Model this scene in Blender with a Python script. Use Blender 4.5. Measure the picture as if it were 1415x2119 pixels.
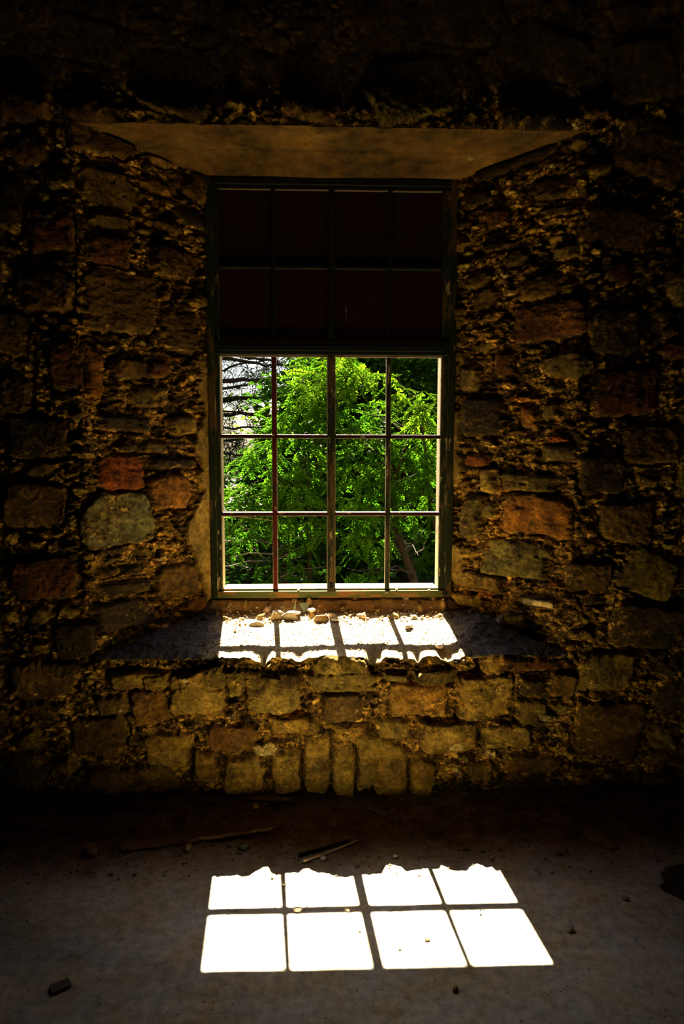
import bpy, math, random
import numpy as np
from mathutils import Vector, Matrix
from mathutils.bvhtree import BVHTree

for o in list(bpy.data.objects): bpy.data.objects.remove(o)
scn = bpy.context.scene
col = scn.collection
random.seed(7); rng = np.random.default_rng(11)

# ---------------------------------------------------------------- camera
PITCH, YAW, ROLL = 0.0914, 0.0341, 0.0019
CAM = Vector((-0.0304, -2.9388, 1.55)); FPX = 1412.8
F0 = Vector((math.sin(YAW)*math.cos(PITCH), math.cos(YAW)*math.cos(PITCH), -math.sin(PITCH)))
R0 = Vector((math.cos(YAW), -math.sin(YAW), 0)); U0 = R0.cross(F0)
RC = math.cos(ROLL)*R0 + math.sin(ROLL)*U0
UC = -math.sin(ROLL)*R0 + math.cos(ROLL)*U0
cam = bpy.data.cameras.new('camera'); camo = bpy.data.objects.new('camera', cam); col.objects.link(camo)
cam.sensor_fit = 'VERTICAL'; cam.sensor_height = 36.0; cam.lens = FPX*36/2119
cam.clip_start = 0.05; cam.clip_end = 200
M = Matrix((RC, UC, -F0)).transposed().to_4x4(); M.translation = CAM
camo.matrix_world = M
scn.camera = camo

# ---------------------------------------------------------------- light
SUN_DIR = Vector((0.0844, -1.0, -1.4296)).normalized()
SUN_STRENGTH, SKY_STRENGTH, EXPOSURE = 112.0, 0.30, 0.0
sl = bpy.data.lights.new('sun', 'SUN'); sl.energy = SUN_STRENGTH; sl.angle = 0.0093; sl.color = (1.0, 0.90, 0.70)
so = bpy.data.objects.new('sun', sl); col.objects.link(so)
so.rotation_euler = SUN_DIR.to_track_quat('-Z', 'Y').to_euler(); so.location = (0, 8, 12)
w = bpy.data.worlds.new('world'); scn.world = w; w.use_nodes = True
nt = w.node_tree; nt.nodes.clear()
sky = nt.nodes.new('ShaderNodeTexSky'); sky.sky_type = 'NISHITA'; sky.sun_disc = False
sky.sun_elevation = math.asin(-SUN_DIR.z); sky.sun_rotation = math.atan2(-SUN_DIR.x, -SUN_DIR.y)
sky.air_density = 1.0; sky.dust_density = 2.5; sky.ozone_density = 1.0
bg = nt.nodes.new('ShaderNodeBackground'); bg.inputs[1].default_value = SKY_STRENGTH
wo = nt.nodes.new('ShaderNodeOutputWorld')
nt.links.new(sky.outputs[0], bg.inputs[0]); nt.links.new(bg.outputs[0], wo.inputs[0])
scn.view_settings.view_transform = 'Standard'; scn.view_settings.look = 'None'
scn.view_settings.exposure = EXPOSURE; scn.view_settings.gamma = 1; scn.view_settings.use_curve_mapping = False

# ---------------------------------------------------------------- helpers
def at(px, py, Y):
    """world point seen at photo pixel (px,py) on the plane y = Y"""
    q = RC*((px-707.5)/FPX) - UC*((py-1059.5)/FPX) + F0
    return CAM + q*((Y-CAM.y)/q.y)

def link(me, name, mat=None, parent=None):
    o = bpy.data.objects.new(name, me); col.objects.link(o)
    if mat: me.materials.append(mat)
    if parent: o.parent = parent
    return o
def mesh_np(name, V, F, cols=None, smooth=True):
    """mesh from numpy verts (n,3) and faces (m,k), optional vertex colours"""
    me = bpy.data.meshes.new(name)
    V = np.asarray(V, np.float32); F = np.asarray(F, np.int32); k = F.shape[1]
    me.vertices.add(len(V)); me.vertices.foreach_set('co', V.ravel())
    me.loops.add(F.size); me.loops.foreach_set('vertex_index', F.ravel())
    me.polygons.add(len(F)); me.polygons.foreach_set('loop_start', np.arange(0, F.size, k, dtype=np.int32))
    me.polygons.foreach_set('loop_total', np.full(len(F), k, np.int32))
    me.polygons.foreach_set('use_smooth', np.full(len(F), smooth))
    me.update(calc_edges=True)
    if cols is not None:
        a = me.color_attributes.new('Col', 'FLOAT_COLOR', 'POINT')
        c = np.ones((len(V), 4), np.float32); c[:, :cols.shape[1]] = cols
        a.data.foreach_set('color', c.ravel())
    me.validate()
    return me
def top(o, label, cat, group=None):
    o['label'] = label; o['category'] = cat
    if group: o['group'] = group
    return o
def struct(o, label=None):
    o['kind'] = 'structure'
    if label: o['label'] = label
    return o
def empty(name, loc=(0,0,0)):
    o = bpy.data.objects.new(name, None); o.location = loc; o.empty_display_size = .05; col.objects.link(o); return o

class MB:
    def __init__(s): s.V = []; s.F = []
    def quad_add(s, vs, fs):
        b = len(s.V); s.V += [tuple(v) for v in vs]; s.F += [tuple(i+b for i in f) for f in fs]
    def box(s, x0, x1, y0, y1, z0, z1, c=0.0):
        """box with chamfered long edges (c)"""
        if c <= 0:
            v = [(x,y,z) for x in (x0,x1) for y in (y0,y1) for z in (z0,z1)]
            s.quad_add(v, [(0,1,3,2),(4,6,7,5),(0,4,5,1),(2,3,7,6),(0,2,6,4),(1,5,7,3)]); return
        import itertools
        dims = [(x0,x1),(y0,y1),(z0,z1)]
        pts = []; idx = {}
        for sx in (0,1):
            for sy in (0,1):
                for sz in (0,1):
                    for ax in range(3):
                        p = [dims[0][sx], dims[1][sy], dims[2][sz]]; sg = [sx,sy,sz]
                        for k in range(3):
                            if k != ax: p[k] += c*(1 if sg[k] == 0 else -1)
                        idx[(sx,sy,sz,ax)] = len(pts); pts.append(p)
        fs = []
        for ax in range(3):
            a, b = [k for k in range(3) if k != ax]
            for sd in (0,1):
                loop = []
                for (u, v_) in ((0,0),(1,0),(1,1),(0,1)):
                    k = [0,0,0]; k[ax] = sd; k[a] = u; k[b] = v_; loop.append(idx[tuple(k)+(ax,)])
                fs.append(loop)
            for u in (0,1):
                for v_ in (0,1):
                    k0 = [0,0,0]; k0[a] = u; k0[b] = v_; k1 = list(k0); k1[ax] = 1
                    fs.append([idx[tuple(k0)+(a,)], idx[tuple(k0)+(b,)], idx[tuple(k1)+(b,)], idx[tuple(k1)+(a,)]])
        for k in itertools.product((0,1), repeat=3):
            fs.append([idx[k+(0,)], idx[k+(1,)], idx[k+(2,)]])
        s.quad_add(pts, fs)
    def tube(s, pts, rad, n=7):
        pts = [Vector(p) for p in pts]; b = len(s.V)
        if not hasattr(rad, '__len__'): rad = [rad]*len(pts)
        for i, p in enumerate(pts):
            d = (pts[min(i+1, len(pts)-1)]-pts[max(i-1, 0)]).normalized()
            a = d.cross(Vector((.13,.21,1)) if abs(d.z) < .9 else Vector((1,0,.1))).normalized(); c = d.cross(a)
            for k in range(n):
                t = 2*math.pi*k/n; s.V.append(tuple(p+(a*math.cos(t)+c*math.sin(t))*rad[i]))
        for i in range(len(pts)-1):
            for k in range(n):
                s.F.append((b+i*n+k, b+i*n+(k+1) % n, b+(i+1)*n+(k+1) % n, b+(i+1)*n+k))
        s.F.append(tuple(b+k for k in range(n))[::-1]); s.F.append(tuple(b+(len(pts)-1)*n+k for k in range(n)))
    def build(s, name, mat, parent=None, smooth=False):
        me = bpy.data.meshes.new(name); me.from_pydata(s.V, [], s.F); me.update()
        import bmesh
        bm = bmesh.new(); bm.from_mesh(me); bmesh.ops.recalc_face_normals(bm, faces=bm.faces); bm.to_mesh(me); bm.free()
        if smooth: me.polygons.foreach_set('use_smooth', [True]*len(me.polygons))
        return link(me, name, mat, parent)

def sstep(a, b, x):
    t = np.clip((x-a)/(b-a), 0, 1); return t*t*(3-2*t)
def vnoise(X, Y, sc, seed):
    """smooth value noise in [-1,1] on arrays X,Y with feature size sc"""
    r = np.random.default_rng(seed).uniform(-1, 1, (257, 257))
    x = X/sc+60.3; y = Y/sc+60.7
    xi = np.floor(x).astype(int); yi = np.floor(y).astype(int); fx = x-xi; fy = y-yi
    fx = fx*fx*(3-2*fx); fy = fy*fy*(3-2*fy); xi %= 256; yi %= 256
    return (r[yi, xi]*(1-fx)+r[yi, xi+1]*fx)*(1-fy)+(r[yi+1, xi]*(1-fx)+r[yi+1, xi+1]*fx)*fy
def fbm(X, Y, sc, seed, o=4, g=.5):
    a = 1; t = 0; s = 0
    for k in range(o):
        # rotate each octave so that the lattice does not show
        c, d = math.cos(k*1.1+.5), math.sin(k*1.1+.5)
        t = t+a*vnoise(X*c+Y*d, -X*d+Y*c, sc, seed+k); s += a; a *= g; sc *= .5
    return t/s*1.6

# ---------------------------------------------------------------- materials
def nodes(name):
    m = bpy.data.materials.new(name); m.use_nodes = True; t = m.node_tree; t.nodes.clear()
    out = t.nodes.new('ShaderNodeOutputMaterial'); b = t.nodes.new('ShaderNodeBsdfPrincipled')
    t.links.new(b.outputs[0], out.inputs[0]); return m, t, b, out
def noise(t, sc, det=5, rough=.6, co=None, scale_vec=None):
    n = t.nodes.new('ShaderNodeTexNoise'); n.inputs['Scale'].default_value = sc
    n.inputs['Detail'].default_value = det; n.inputs['Roughness'].default_value = rough
    if co is None:
        co = t.nodes.new('ShaderNodeTexCoord').outputs['Object']
    if scale_vec:
        mp = t.nodes.new('ShaderNodeMapping'); mp.inputs['Scale'].default_value = scale_vec
        t.links.new(co, mp.inputs[0]); co = mp.outputs[0]
    t.links.new(co, n.inputs['Vector']); return n
def ramp(t, fac, stops):
    r = t.nodes.new('ShaderNodeValToRGB'); e = r.color_ramp.elements
    while len(e) < len(stops): e.new(.5)
    for k, (p, c) in enumerate(stops): e[k].position = p; e[k].color = (*c, 1) if len(c) == 3 else c
    t.links.new(fac, r.inputs[0]); return r.outputs[0]
def mix(t, a, b, fac, mode='MIX'):
    m = t.nodes.new('ShaderNodeMix'); m.data_type = 'RGBA'; m.blend_type = mode
    for s, v in ((6, a), (7, b)):
        if isinstance(v, tuple): m.inputs[s].default_value = (*v, 1)
        else: t.links.new(v, m.inputs[s])
    if isinstance(fac, (int, float)): m.inputs[0].default_value = fac
    else: t.links.new(fac, m.inputs[0])
    return m.outputs[2]
def bump(t, b, h, dist, strength=1.0, prev=None):
    n = t.nodes.new('ShaderNodeBump'); n.inputs['Distance'].default_value = dist; n.inputs['Strength'].default_value = strength
    t.links.new(h, n.inputs['Height'])
    if prev: t.links.new(prev, n.inputs['Normal'])
    t.links.new(n.outputs[0], b.inputs['Normal']); return n.outputs[0]

def mat_attr(name, rough=.92, vlo=.45, vhi=1.5, sc=22, b1=.006, b2=.0025, fleck=None, spec=.25):
    """stone, mortar, soil: colour from the 'Col' attribute broken up by noise"""
    m, t, b, _ = nodes(name)
    a = t.nodes.new('ShaderNodeAttribute'); a.attribute_name = 'Col'
    n1 = noise(t, sc, 8, .68); v = ramp(t, n1.outputs['Fac'], [(.3, (vlo,)*3), (.72, (vhi,)*3)])
    c = mix(t, a.outputs['Color'], v, 1, 'MULTIPLY')
    n2 = noise(t, 7, 4, .6); hue = ramp(t, n2.outputs['Fac'], [(.35, (1.0, .86, .55)), (.65, (1.0, 1.04, 1.05))])
    c = mix(t, c, hue, .8, 'MULTIPLY')
    if fleck:
        n3 = noise(t, 95, 3, .55); f = ramp(t, n3.outputs['Fac'], [(fleck, (0,0,0)), (fleck+.03, (1,1,1))])
        c = mix(t, c, (.62, .46, .25), f)
    t.links.new(c, b.inputs['Base Color']); b.inputs['Roughness'].default_value = rough
    b.inputs['Specular IOR Level'].default_value = spec
    n4 = noise(t, 70, 8, .7); n5 = noise(t, 260, 4, .65)
    p = bump(t, b, n4.outputs['Fac'], b1, .9); bump(t, b, n5.outputs['Fac'], b2, .8, p)
    return m
def mat_plain(name, c1, c2, sc=20, rough=.8, bd=.002, metal=0, stretch=None):
    m, t, b, _ = nodes(name)
    n = noise(t, sc, 6, .62, scale_vec=stretch)
    t.links.new(ramp(t, n.outputs['Fac'], [(.32, c1), (.68, c2)]), b.inputs['Base Color'])
    b.inputs['Roughness'].default_value = rough; b.inputs['Metallic'].default_value = metal
    n2 = noise(t, sc*3, 5, .6, scale_vec=stretch); bump(t, b, n2.outputs['Fac'], bd); b.inputs['Specular IOR Level'].default_value = .12 if rough > .7 else .4; return m
def mat_paint(name, base, under, chip, lim=(.52, .6), rough=.55, sc=14, stretch=None):
    """old paint, worn to an undercoat and chipped to a third colour"""
    m, t, b, _ = nodes(name)
    n = noise(t, sc, 7, .7, scale_vec=stretch); n2 = noise(t, sc*2.3, 6, .7, scale_vec=stretch)
    c = mix(t, base, under, ramp(t, n.outputs['Fac'], [(lim[0], (0,0,0)), (lim[0]+.03, (1,1,1))]))
    c = mix(t, c, chip, ramp(t, n2.outputs['Fac'], [(lim[1], (0,0,0)), (lim[1]+.02, (1,1,1))]))
    t.links.new(c, b.inputs['Base Color']); b.inputs['Roughness'].default_value = rough
    bump(t, b, n2.outputs['Fac'], .0015); b.inputs['Specular IOR Level'].default_value = .15; return m
def mat_leaf(name, c1, c2, trans):
    m, t, b, out = nodes(name)
    a = t.nodes.new('ShaderNodeAttribute'); a.attribute_name = 'Col'
    sep = t.nodes.new('ShaderNodeSeparateColor'); t.links.new(a.outputs['Color'], sep.inputs[0])
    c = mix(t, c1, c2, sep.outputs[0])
    t.links.new(c, b.inputs['Base Color']); b.inputs['Roughness'].default_value = .6
    b.inputs['Specular IOR Level'].default_value = 0
    tr = t.nodes.new('ShaderNodeBsdfTranslucent')
    tc = mix(t, c, trans, 1, 'MULTIPLY'); t.links.new(tc, tr.inputs[0])
    ad = t.nodes.new('ShaderNodeAddShader'); t.links.new(b.outputs[0], ad.inputs[0]); t.links.new(tr.outputs[0], ad.inputs[1])
    t.links.new(ad.outputs[0], out.inputs[0]); return m

def mat_masonry(name):
    """stones (attribute alpha 0) with rough faces; between them (alpha 1) broken chips set in mortar"""
    m, t, b, _ = nodes(name)
    N = t.nodes.new; L = t.links.new
    a = N('ShaderNodeAttribute'); a.attribute_name = 'Col'
    co = N('ShaderNodeTexCoord').outputs['Object']
    wn = noise(t, 16, 3, .6, co=co); sub = N('ShaderNodeVectorMath'); sub.operation = 'SUBTRACT'; L(wn.outputs['Color'], sub.inputs[0]); sub.inputs[1].default_value = (.5, .5, .5)
    scl = N('ShaderNodeVectorMath'); scl.operation = 'SCALE'; L(sub.outputs[0], scl.inputs[0]); scl.inputs['Scale'].default_value = .05
    add = N('ShaderNodeVectorMath'); add.operation = 'ADD'; L(co, add.inputs[0]); L(scl.outputs[0], add.inputs[1])
    mp = N('ShaderNodeMapping'); mp.inputs['Scale'].default_value = (1, 1, 1.8); L(add.outputs[0], mp.inputs[0])
    def vor(sc, feat='F1'):
        v = N('ShaderNodeTexVoronoi'); v.feature = feat; v.inputs['Scale'].default_value = sc; L(mp.outputs[0], v.inputs['Vector']); return v
    v1, v2 = vor(26), vor(62); s1, s2 = N('ShaderNodeSeparateColor'), N('ShaderNodeSeparateColor'); L(v1.outputs['Color'], s1.inputs[0]); L(v2.outputs['Color'], s2.inputs[0])
    e1 = vor(26, 'DISTANCE_TO_EDGE')
    c1 = ramp(t, s1.outputs[0], [(.0, (.35, .32, .29)), (.35, (.95, .93, .9)), (.75, (1.5, 1.45, 1.35)), (1, (2.3, 2.2, 2.1))])
    c2 = ramp(t, s2.outputs[1], [(.0, (.5, .47, .43)), (.5, (1, 1, 1)), (.90, (1.5, 1.5, 1.45)), (1, (2.6, 2.6, 2.9))])
    chips = mix(t, c1, c2, 1, 'MULTIPLY')
    gap = ramp(t, e1.outputs['Distance'], [(.0, (.18, .16, .14)), (.10, (1, 1, 1))]); chips = mix(t, chips, gap, 1, 'MULTIPLY')
    n1 = noise(t, 42, 9, .76, co=co); grain = ramp(t, n1.outputs['Fac'], [(.33, (.25, .23, .20)), (.67, (1.75, 1.75, 1.75))])
    n0 = noise(t, 8, 5, .65, co=co); blot = ramp(t, n0.outputs['Fac'], [(.34, (.40, .39, .36)), (.60, (1.25, 1.22, 1.1))])
    fac = mix(t, (1., 1., 1.), chips, a.outputs['Alpha'])
    c = mix(t, a.outputs['Color'], fac, 1, 'MULTIPLY'); c = mix(t, c, grain, 1, 'MULTIPLY'); c = mix(t, c, blot, 1, 'MULTIPLY')
    nf = noise(t, 95, 3, .55, co=co); fl = ramp(t, nf.outputs['Fac'], [(.69, (0, 0, 0)), (.71, (1, 1, 1))]); c = mix(t, c, (.50, .36, .17), fl)
    L(c, b.inputs['Base Color']); b.inputs['Roughness'].default_value = .9; b.inputs['Specular IOR Level'].default_value = .2
    def mth(op, x, y):
        k = N('ShaderNodeMath'); k.operation = op
        for i, q in enumerate((x, y)):
            if isinstance(q, (int, float)): k.inputs[i].default_value = q
            else: L(q, k.inputs[i])
        return k.outputs[0]
    hgt = mth('ADD', mth('MULTIPLY', s1.outputs[2], .9), mth('MULTIPLY', s2.outputs[2], .45))
    eg = mth('MULTIPLY', mth('MINIMUM', e1.outputs['Distance'], .12), 6.0); hgt = mth('MULTIPLY', mth('ADD', hgt, eg), a.outputs['Alpha'])
    p = bump(t, b, hgt, .011, .9)
    p = bump(t, b, n1.outputs['Fac'], .016, .9, p); n5 = noise(t, 210, 4, .7, co=co); bump(t, b, n5.outputs['Fac'], .004, .8, p)
    return m
M_WALL = mat_masonry('rubble_masonry')
M_SILL = mat_attr('sill_rubble', vlo=.6, vhi=1.3, sc=45, b1=.005, b2=.003, fleck=.73)
M_SOFF = mat_attr('lintel_render', vlo=.6, vhi=1.3, sc=16, b1=.002, b2=.0012, fleck=.74)
M_FLOOR = mat_attr('worn_floor', vlo=.6, vhi=1.3, sc=30, b1=.002, b2=.001, spec=.08)
M_DARKWALL = mat_plain('dark_old_masonry', (.035,.02,.01), (.09,.055,.03), 4, .95, .01)
M_FRAME = mat_paint('flaking_green_paint', (.016,.022,.006), (.09,.055,.014), (.34,.26,.10), (.52,.60), stretch=(1,1,.25))
M_RAIL = mat_paint('worn_green_ochre_paint', (.08,.09,.015), (.22,.10,.02), (.30,.26,.15), (.52,.64), stretch=(.3,1,1))
M_BAR = mat_paint('red_oxide_bars', (.085,.010,.004), (.025,.014,.008), (.40,.28,.16), (.57,.64), stretch=(.3,.3,.3), sc=30)
M_BARH = mat_paint('red_oxide_glazing_bars', (.030,.0045,.002), (.016,.008,.004), (.14,.10,.06), (.57,.63), stretch=(.3,.3,.3), sc=30)
M_PUTTY = mat_paint('cream_putty', (.30,.24,.13), (.20,.14,.06), (.08,.035,.012), (.55,.66), .8, 20)
M_JAMB = mat_paint('cream_jamb_paint', (.34,.28,.15), (.26,.19,.09), (.12,.08,.04), (.58,.68), .8, 12)
M_PANEL = mat_plain('maroon_painted_board', (.015,.0008,.0006), (.021,.0013,.001), 5, .6, .0008)
M_DARKIRON = mat_paint('dark_upper_bars', (.012,.016,.008), (.03,.02,.012), (.09,.08,.05), (.55,.68), sc=20)
M_BARK = mat_plain('bark', (.006,.0045,.003), (.018,.012,.007), 18, .95, .012, stretch=(1,1,.3))
M_BARKG = mat_plain('grey_dead_wood', (.05,.04,.03), (.12,.10,.08), 25, .9, .004)
M_WOOD = mat_plain('old_board', (.12,.07,.03), (.24,.15,.07), 8, .85, .003, stretch=(.15,1,1))
M_STICK = mat_plain('pale_stick', (.22,.15,.08), (.42,.31,.18), 30, .8, .001)

# ---------------------------------------------------------------- the rubble wall, its splayed window opening, sill and lintel
PAL = dict(o=(.36,.09,.012), o2=(.40,.16,.022), b=(.17,.094,.019), u=(.46,.285,.062), v=(.38,.255,.06), k=(.42,.215,.04), m=(.27,.13,.03), d=(.062,.040,.013), y=(.22,.155,.034), g=(.22,.19,.095),  # u, v: tan breast stones, lightened to imitate bounce from the sunlit floor
           g2=(.25,.20,.06), t=(.40,.25,.055), r=(.17,.062,.016), h=(.17,.10,.03), c=(.78,.60,.34))
STONES = [
('o',-0.874,1.440,0.074,0.076), ('o2',-0.710,1.357,0.075,0.073), ('g',-0.885,1.250,0.119,0.108), ('y',-0.850,1.552,0.038,0.021),
('y',-0.762,1.558,0.050,0.023), ('b',-0.923,1.026,0.031,0.019), ('d',-0.853,1.023,0.039,0.019), ('d',-0.869,0.945,0.083,0.030),
('b',-0.697,0.938,0.079,0.075), ('d',-0.880,0.830,0.111,0.059), ('d',-0.699,1.486,0.093,0.023), ('r',-0.889,2.353,0.064,0.072),
('b',-0.865,2.169,0.109,0.116), ('b',-0.676,2.373,0.078,0.065), ('b',-0.659,2.077,0.063,0.080), ('o2',-0.952,1.858,0.029,0.109),
('b',-0.841,1.895,0.052,0.041), ('r',-0.749,1.900,0.036,0.035), ('y',-0.772,1.778,0.070,0.044), ('d',-0.858,1.655,0.080,0.034),
('t',-0.660,1.654,0.050,0.039), ('r',-1.051,1.879,0.061,0.089), ('b',-0.710,2.233,0.022,0.023), ('r',0.950,2.096,0.119,0.079),
('r',0.809,1.934,0.034,0.051), ('r',0.773,2.576,0.038,0.035), ('b',0.914,2.241,0.069,0.045), ('y',1.008,2.214,0.023,0.026),
('y',0.990,2.364,0.033,0.028), ('d',0.772,2.462,0.061,0.020), ('o2',0.873,1.771,0.068,0.015), ('d',0.724,1.704,0.068,0.085),
('t',0.685,1.882,0.037,0.058), ('o2',0.894,1.693,0.030,0.043), ('y',0.962,1.714,0.027,0.032), ('o',0.712,1.504,0.051,0.027),
('o',0.987,1.599,0.035,0.018), ('y',0.995,1.536,0.054,0.034), ('t',0.768,1.408,0.043,0.054), ('y',0.903,1.402,0.092,0.039),
('o2',0.930,1.262,0.113,0.086), ('y',0.704,1.236,0.043,0.103), ('g2',0.858,1.051,0.105,0.082), ('t',0.735,0.920,0.084,0.046),
('t',0.686,0.826,0.076,0.030), ('o2',0.763,0.870,0.040,0.021), ('b',1.119,1.012,0.089,0.069), ('y',0.764,1.272,0.023,0.037),
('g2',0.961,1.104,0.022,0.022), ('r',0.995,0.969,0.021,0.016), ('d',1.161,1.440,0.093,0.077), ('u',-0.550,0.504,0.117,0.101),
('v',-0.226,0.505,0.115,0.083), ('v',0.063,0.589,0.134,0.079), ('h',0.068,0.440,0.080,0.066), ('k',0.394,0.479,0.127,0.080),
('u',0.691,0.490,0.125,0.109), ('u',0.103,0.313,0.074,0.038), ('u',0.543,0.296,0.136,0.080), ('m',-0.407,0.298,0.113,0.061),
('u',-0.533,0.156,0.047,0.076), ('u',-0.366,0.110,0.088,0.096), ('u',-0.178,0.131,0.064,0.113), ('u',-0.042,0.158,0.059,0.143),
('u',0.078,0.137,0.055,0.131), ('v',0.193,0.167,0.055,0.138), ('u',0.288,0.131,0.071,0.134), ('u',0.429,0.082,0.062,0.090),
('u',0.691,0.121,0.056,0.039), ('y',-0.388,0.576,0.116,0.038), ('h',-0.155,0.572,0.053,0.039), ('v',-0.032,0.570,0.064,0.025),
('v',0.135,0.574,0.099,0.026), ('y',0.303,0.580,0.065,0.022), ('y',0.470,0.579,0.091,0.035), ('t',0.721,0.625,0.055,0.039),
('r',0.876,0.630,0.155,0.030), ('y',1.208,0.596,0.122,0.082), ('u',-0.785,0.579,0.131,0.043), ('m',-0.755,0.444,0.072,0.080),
('b',-1.180,0.582,0.130,0.076), ('r',-1.092,2.417,0.085,0.084), ('b',-1.120,2.173,0.105,0.085), ('d',-1.170,1.597,0.116,0.088),
('b',-1.201,1.320,0.117,0.090), ('r',-1.163,1.018,0.129,0.091), ('d',1.189,2.039,0.101,0.088), ('r',1.250,1.793,0.133,0.100),
('b',1.272,1.246,0.114,0.082), ('b',1.362,1.573,0.114,0.081), ('d',1.375,0.795,0.138,0.096), ('b',1.254,0.324,0.152,0.131),
('d',0.902,0.528,0.053,0.046), ('b',-0.980,0.320,0.113,0.093), ('b',0.933,0.149,0.121,0.049), ('d',-1.047,0.750,0.076,0.072),
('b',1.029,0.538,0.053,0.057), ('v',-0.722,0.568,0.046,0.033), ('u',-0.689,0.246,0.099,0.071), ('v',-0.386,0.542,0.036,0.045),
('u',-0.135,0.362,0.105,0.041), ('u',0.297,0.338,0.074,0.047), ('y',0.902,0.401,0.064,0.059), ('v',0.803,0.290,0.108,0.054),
('b',-0.909,0.463,0.069,0.040), ('c',-0.261,0.247,0.055,0.031), ('c',0.567,0.249,0.046,0.022), ('c',0.611,0.185,0.036,0.013),
('c',0.587,0.127,0.020,0.028), ('c',0.728,0.211,0.026,0.019), ('c',0.951,0.389,0.038,0.019), ('c',0.950,0.876,0.065,0.019),
('c',-0.743,1.058,0.016,0.019), ('c',0.814,2.247,0.018,0.013), ('c',-0.404,0.413,0.023,0.016), ('c',-0.588,0.581,0.014,0.013),
('c',0.729,2.886,0.021,0.008)]
DW = 0.366           # depth of the window plane behind the lip of the opening at y = -0.1
I_R = (-.552, .618, .825, 2.80); O_R = (-.99, 1.045, .667, 2.828)
V_R = (-1.78, 1.93, -.03, 3.66); F_R = (-3.4, 3.6, -.03, 4.1)

def raster(x0, x1, y0, y1, st):
    X, Y = np.meshgrid(np.arange(x0, x1, st), np.arange(y0, y1, st))
    return dict(x0=x0, y0=y0, st=st, X=X, Y=Y, H=np.zeros_like(X), C=np.zeros(X.shape+(3,)), occ=np.zeros(X.shape, bool), K=np.ones(X.shape))
def sample(R, x, y, key=None):
    fx = np.clip((x-R['x0'])/R['st'], 0, R['X'].shape[1]-1.001); fy = np.clip((y-R['y0'])/R['st'], 0, R['X'].shape[0]-1.001)
    xi = fx.astype(int); yi = fy.astype(int); a = fx-xi; b = fy-yi
    def bl(A):
        aa, bb = (a, b) if A.ndim == 2 else (a[..., None], b[..., None])
        return (A[yi, xi]*(1-aa)+A[yi, xi+1]*aa)*(1-bb)+(A[yi+1, xi]*(1-aa)+A[yi+1, xi+1]*aa)*bb
    return (bl(R['H']), bl(R['C'])) if not key else bl(R[key])
def stone(R, cx, cy, hx, hy, c, prot=.02, rot=0, boxy=0, crev=.014, warp=1.0, dome=.007, flat=False, edge=.009):
    st = R['st']; m = 1.35*math.hypot(hx, hy)+.03
    i0 = max(0, int((cx-m-R['x0'])/st)); i1 = min(R['X'].shape[1], int((cx+m-R['x0'])/st)+1)
    j0 = max(0, int((cy-m-R['y0'])/st)); j1 = min(R['X'].shape[0], int((cy+m-R['y0'])/st)+1)
    if i1-i0 < 2 or j1-j0 < 2: return
    sl = (slice(j0, j1), slice(i0, i1))
    X = R['X'][sl]; Y = R['Y'][sl]
    small = min(hx, hy)
    dx = X-cx+(R['w1'][sl]*.7+R['w5'][sl]*.3)*min(.016, small*.30)*warp; dy = Y-cy+(R['w2'][sl]*.7+R['w6'][sl]*.3)*min(.016, small*.30)*warp
    ca, sa = math.cos(rot), math.sin(rot); u = (dx*ca+dy*sa)/hx; v = (-dx*sa+dy*ca)/hy
    k = rng.integers(5, 8); a0 = rng.uniform(0, 6.28); q = np.zeros_like(u)
    P = 26
    if boxy:
        ang = [0, math.pi/2, math.pi, -math.pi/2, math.pi/4+rng.normal(0,.2), 3*math.pi/4+rng.normal(0,.2), -math.pi/4+rng.normal(0,.2), -3*math.pi/4+rng.normal(0,.2)]
        rad = [1.0*rng.uniform(.93, 1.05) for _ in range(4)]+[rng.uniform(1.12, 1.42) for _ in range(4)]
        ang = [a+(rng.normal(0, .10) if i < 4 else 0) for i, a in enumerate(ang)]
    else:
        ang = [a0+2*math.pi*(i+rng.uniform(-.3, .3))/k for i in range(k)]; rad = [rng.uniform(.78, 1.05) for _ in range(k)]
    for a, r in zip(ang, rad):
        q += np.maximum(0, (u*math.cos(a)+v*math.sin(a))/r)**P
    q = q**(1/P)
    e = (1-q)*small
    pr = sstep(0, min(edge, small*.5), e)
    H = R['H'][sl]
    tx, ty = rng.normal(0, .10), rng.normal(0, .10)
    hs = prot+dome*(1-np.clip(q, 0, 1)**2.5)+np.clip(tx*dx+ty*dy, -.015, .015)
    hs = hs+R['w3'][sl]*(.006 if small > .04 else .003)+R['w7'][sl]*.0022
    cr = np.exp(-((e+.005)/.006)**2)*crev*(0.65+0.5*np.clip(R['w4'][sl]*1.6, -1, 1))
    R['H'][sl] = np.where(pr > 0, H*(1-pr)+hs*pr, H-cr)
    cm = sstep(0, .006, e)[..., None]
    cc = np.array(c)*.88*(1+.35*R['w4'][sl][..., None])
    # a second tint inside big stones
    cc = cc*(1+np.array([.0, .10, .25])*np.clip(R['w2'][sl], -1, 1)[..., None])
    R['C'][sl] = R['C'][sl]*(1-cm)+cc*cm
    if small > .022:                                      # old mortar smeared over part of the face
        sm = sstep(.28, .75, R['w6'][sl]*.55+R['w1'][sl]*.75+.25*sstep(.02, .0, e))
        R['C'][sl] = R['C'][sl]*(1-.55*sm[..., None]*cm)+np.array((.30, .19, .05))*.55*sm[..., None]*cm
        R['K'][sl] = R['K'][sl]*(1-cm[..., 0])+cm[..., 0]*(.12+.75*sm)
    R['occ'][sl] |= e > -.012

def shade(c, s=.25):
    return tuple(np.array(c)*np.exp(rng.normal(0, s))*np.array([1, np.exp(rng.normal(0, .08)), np.exp(rng.normal(0, .15))]))

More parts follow.
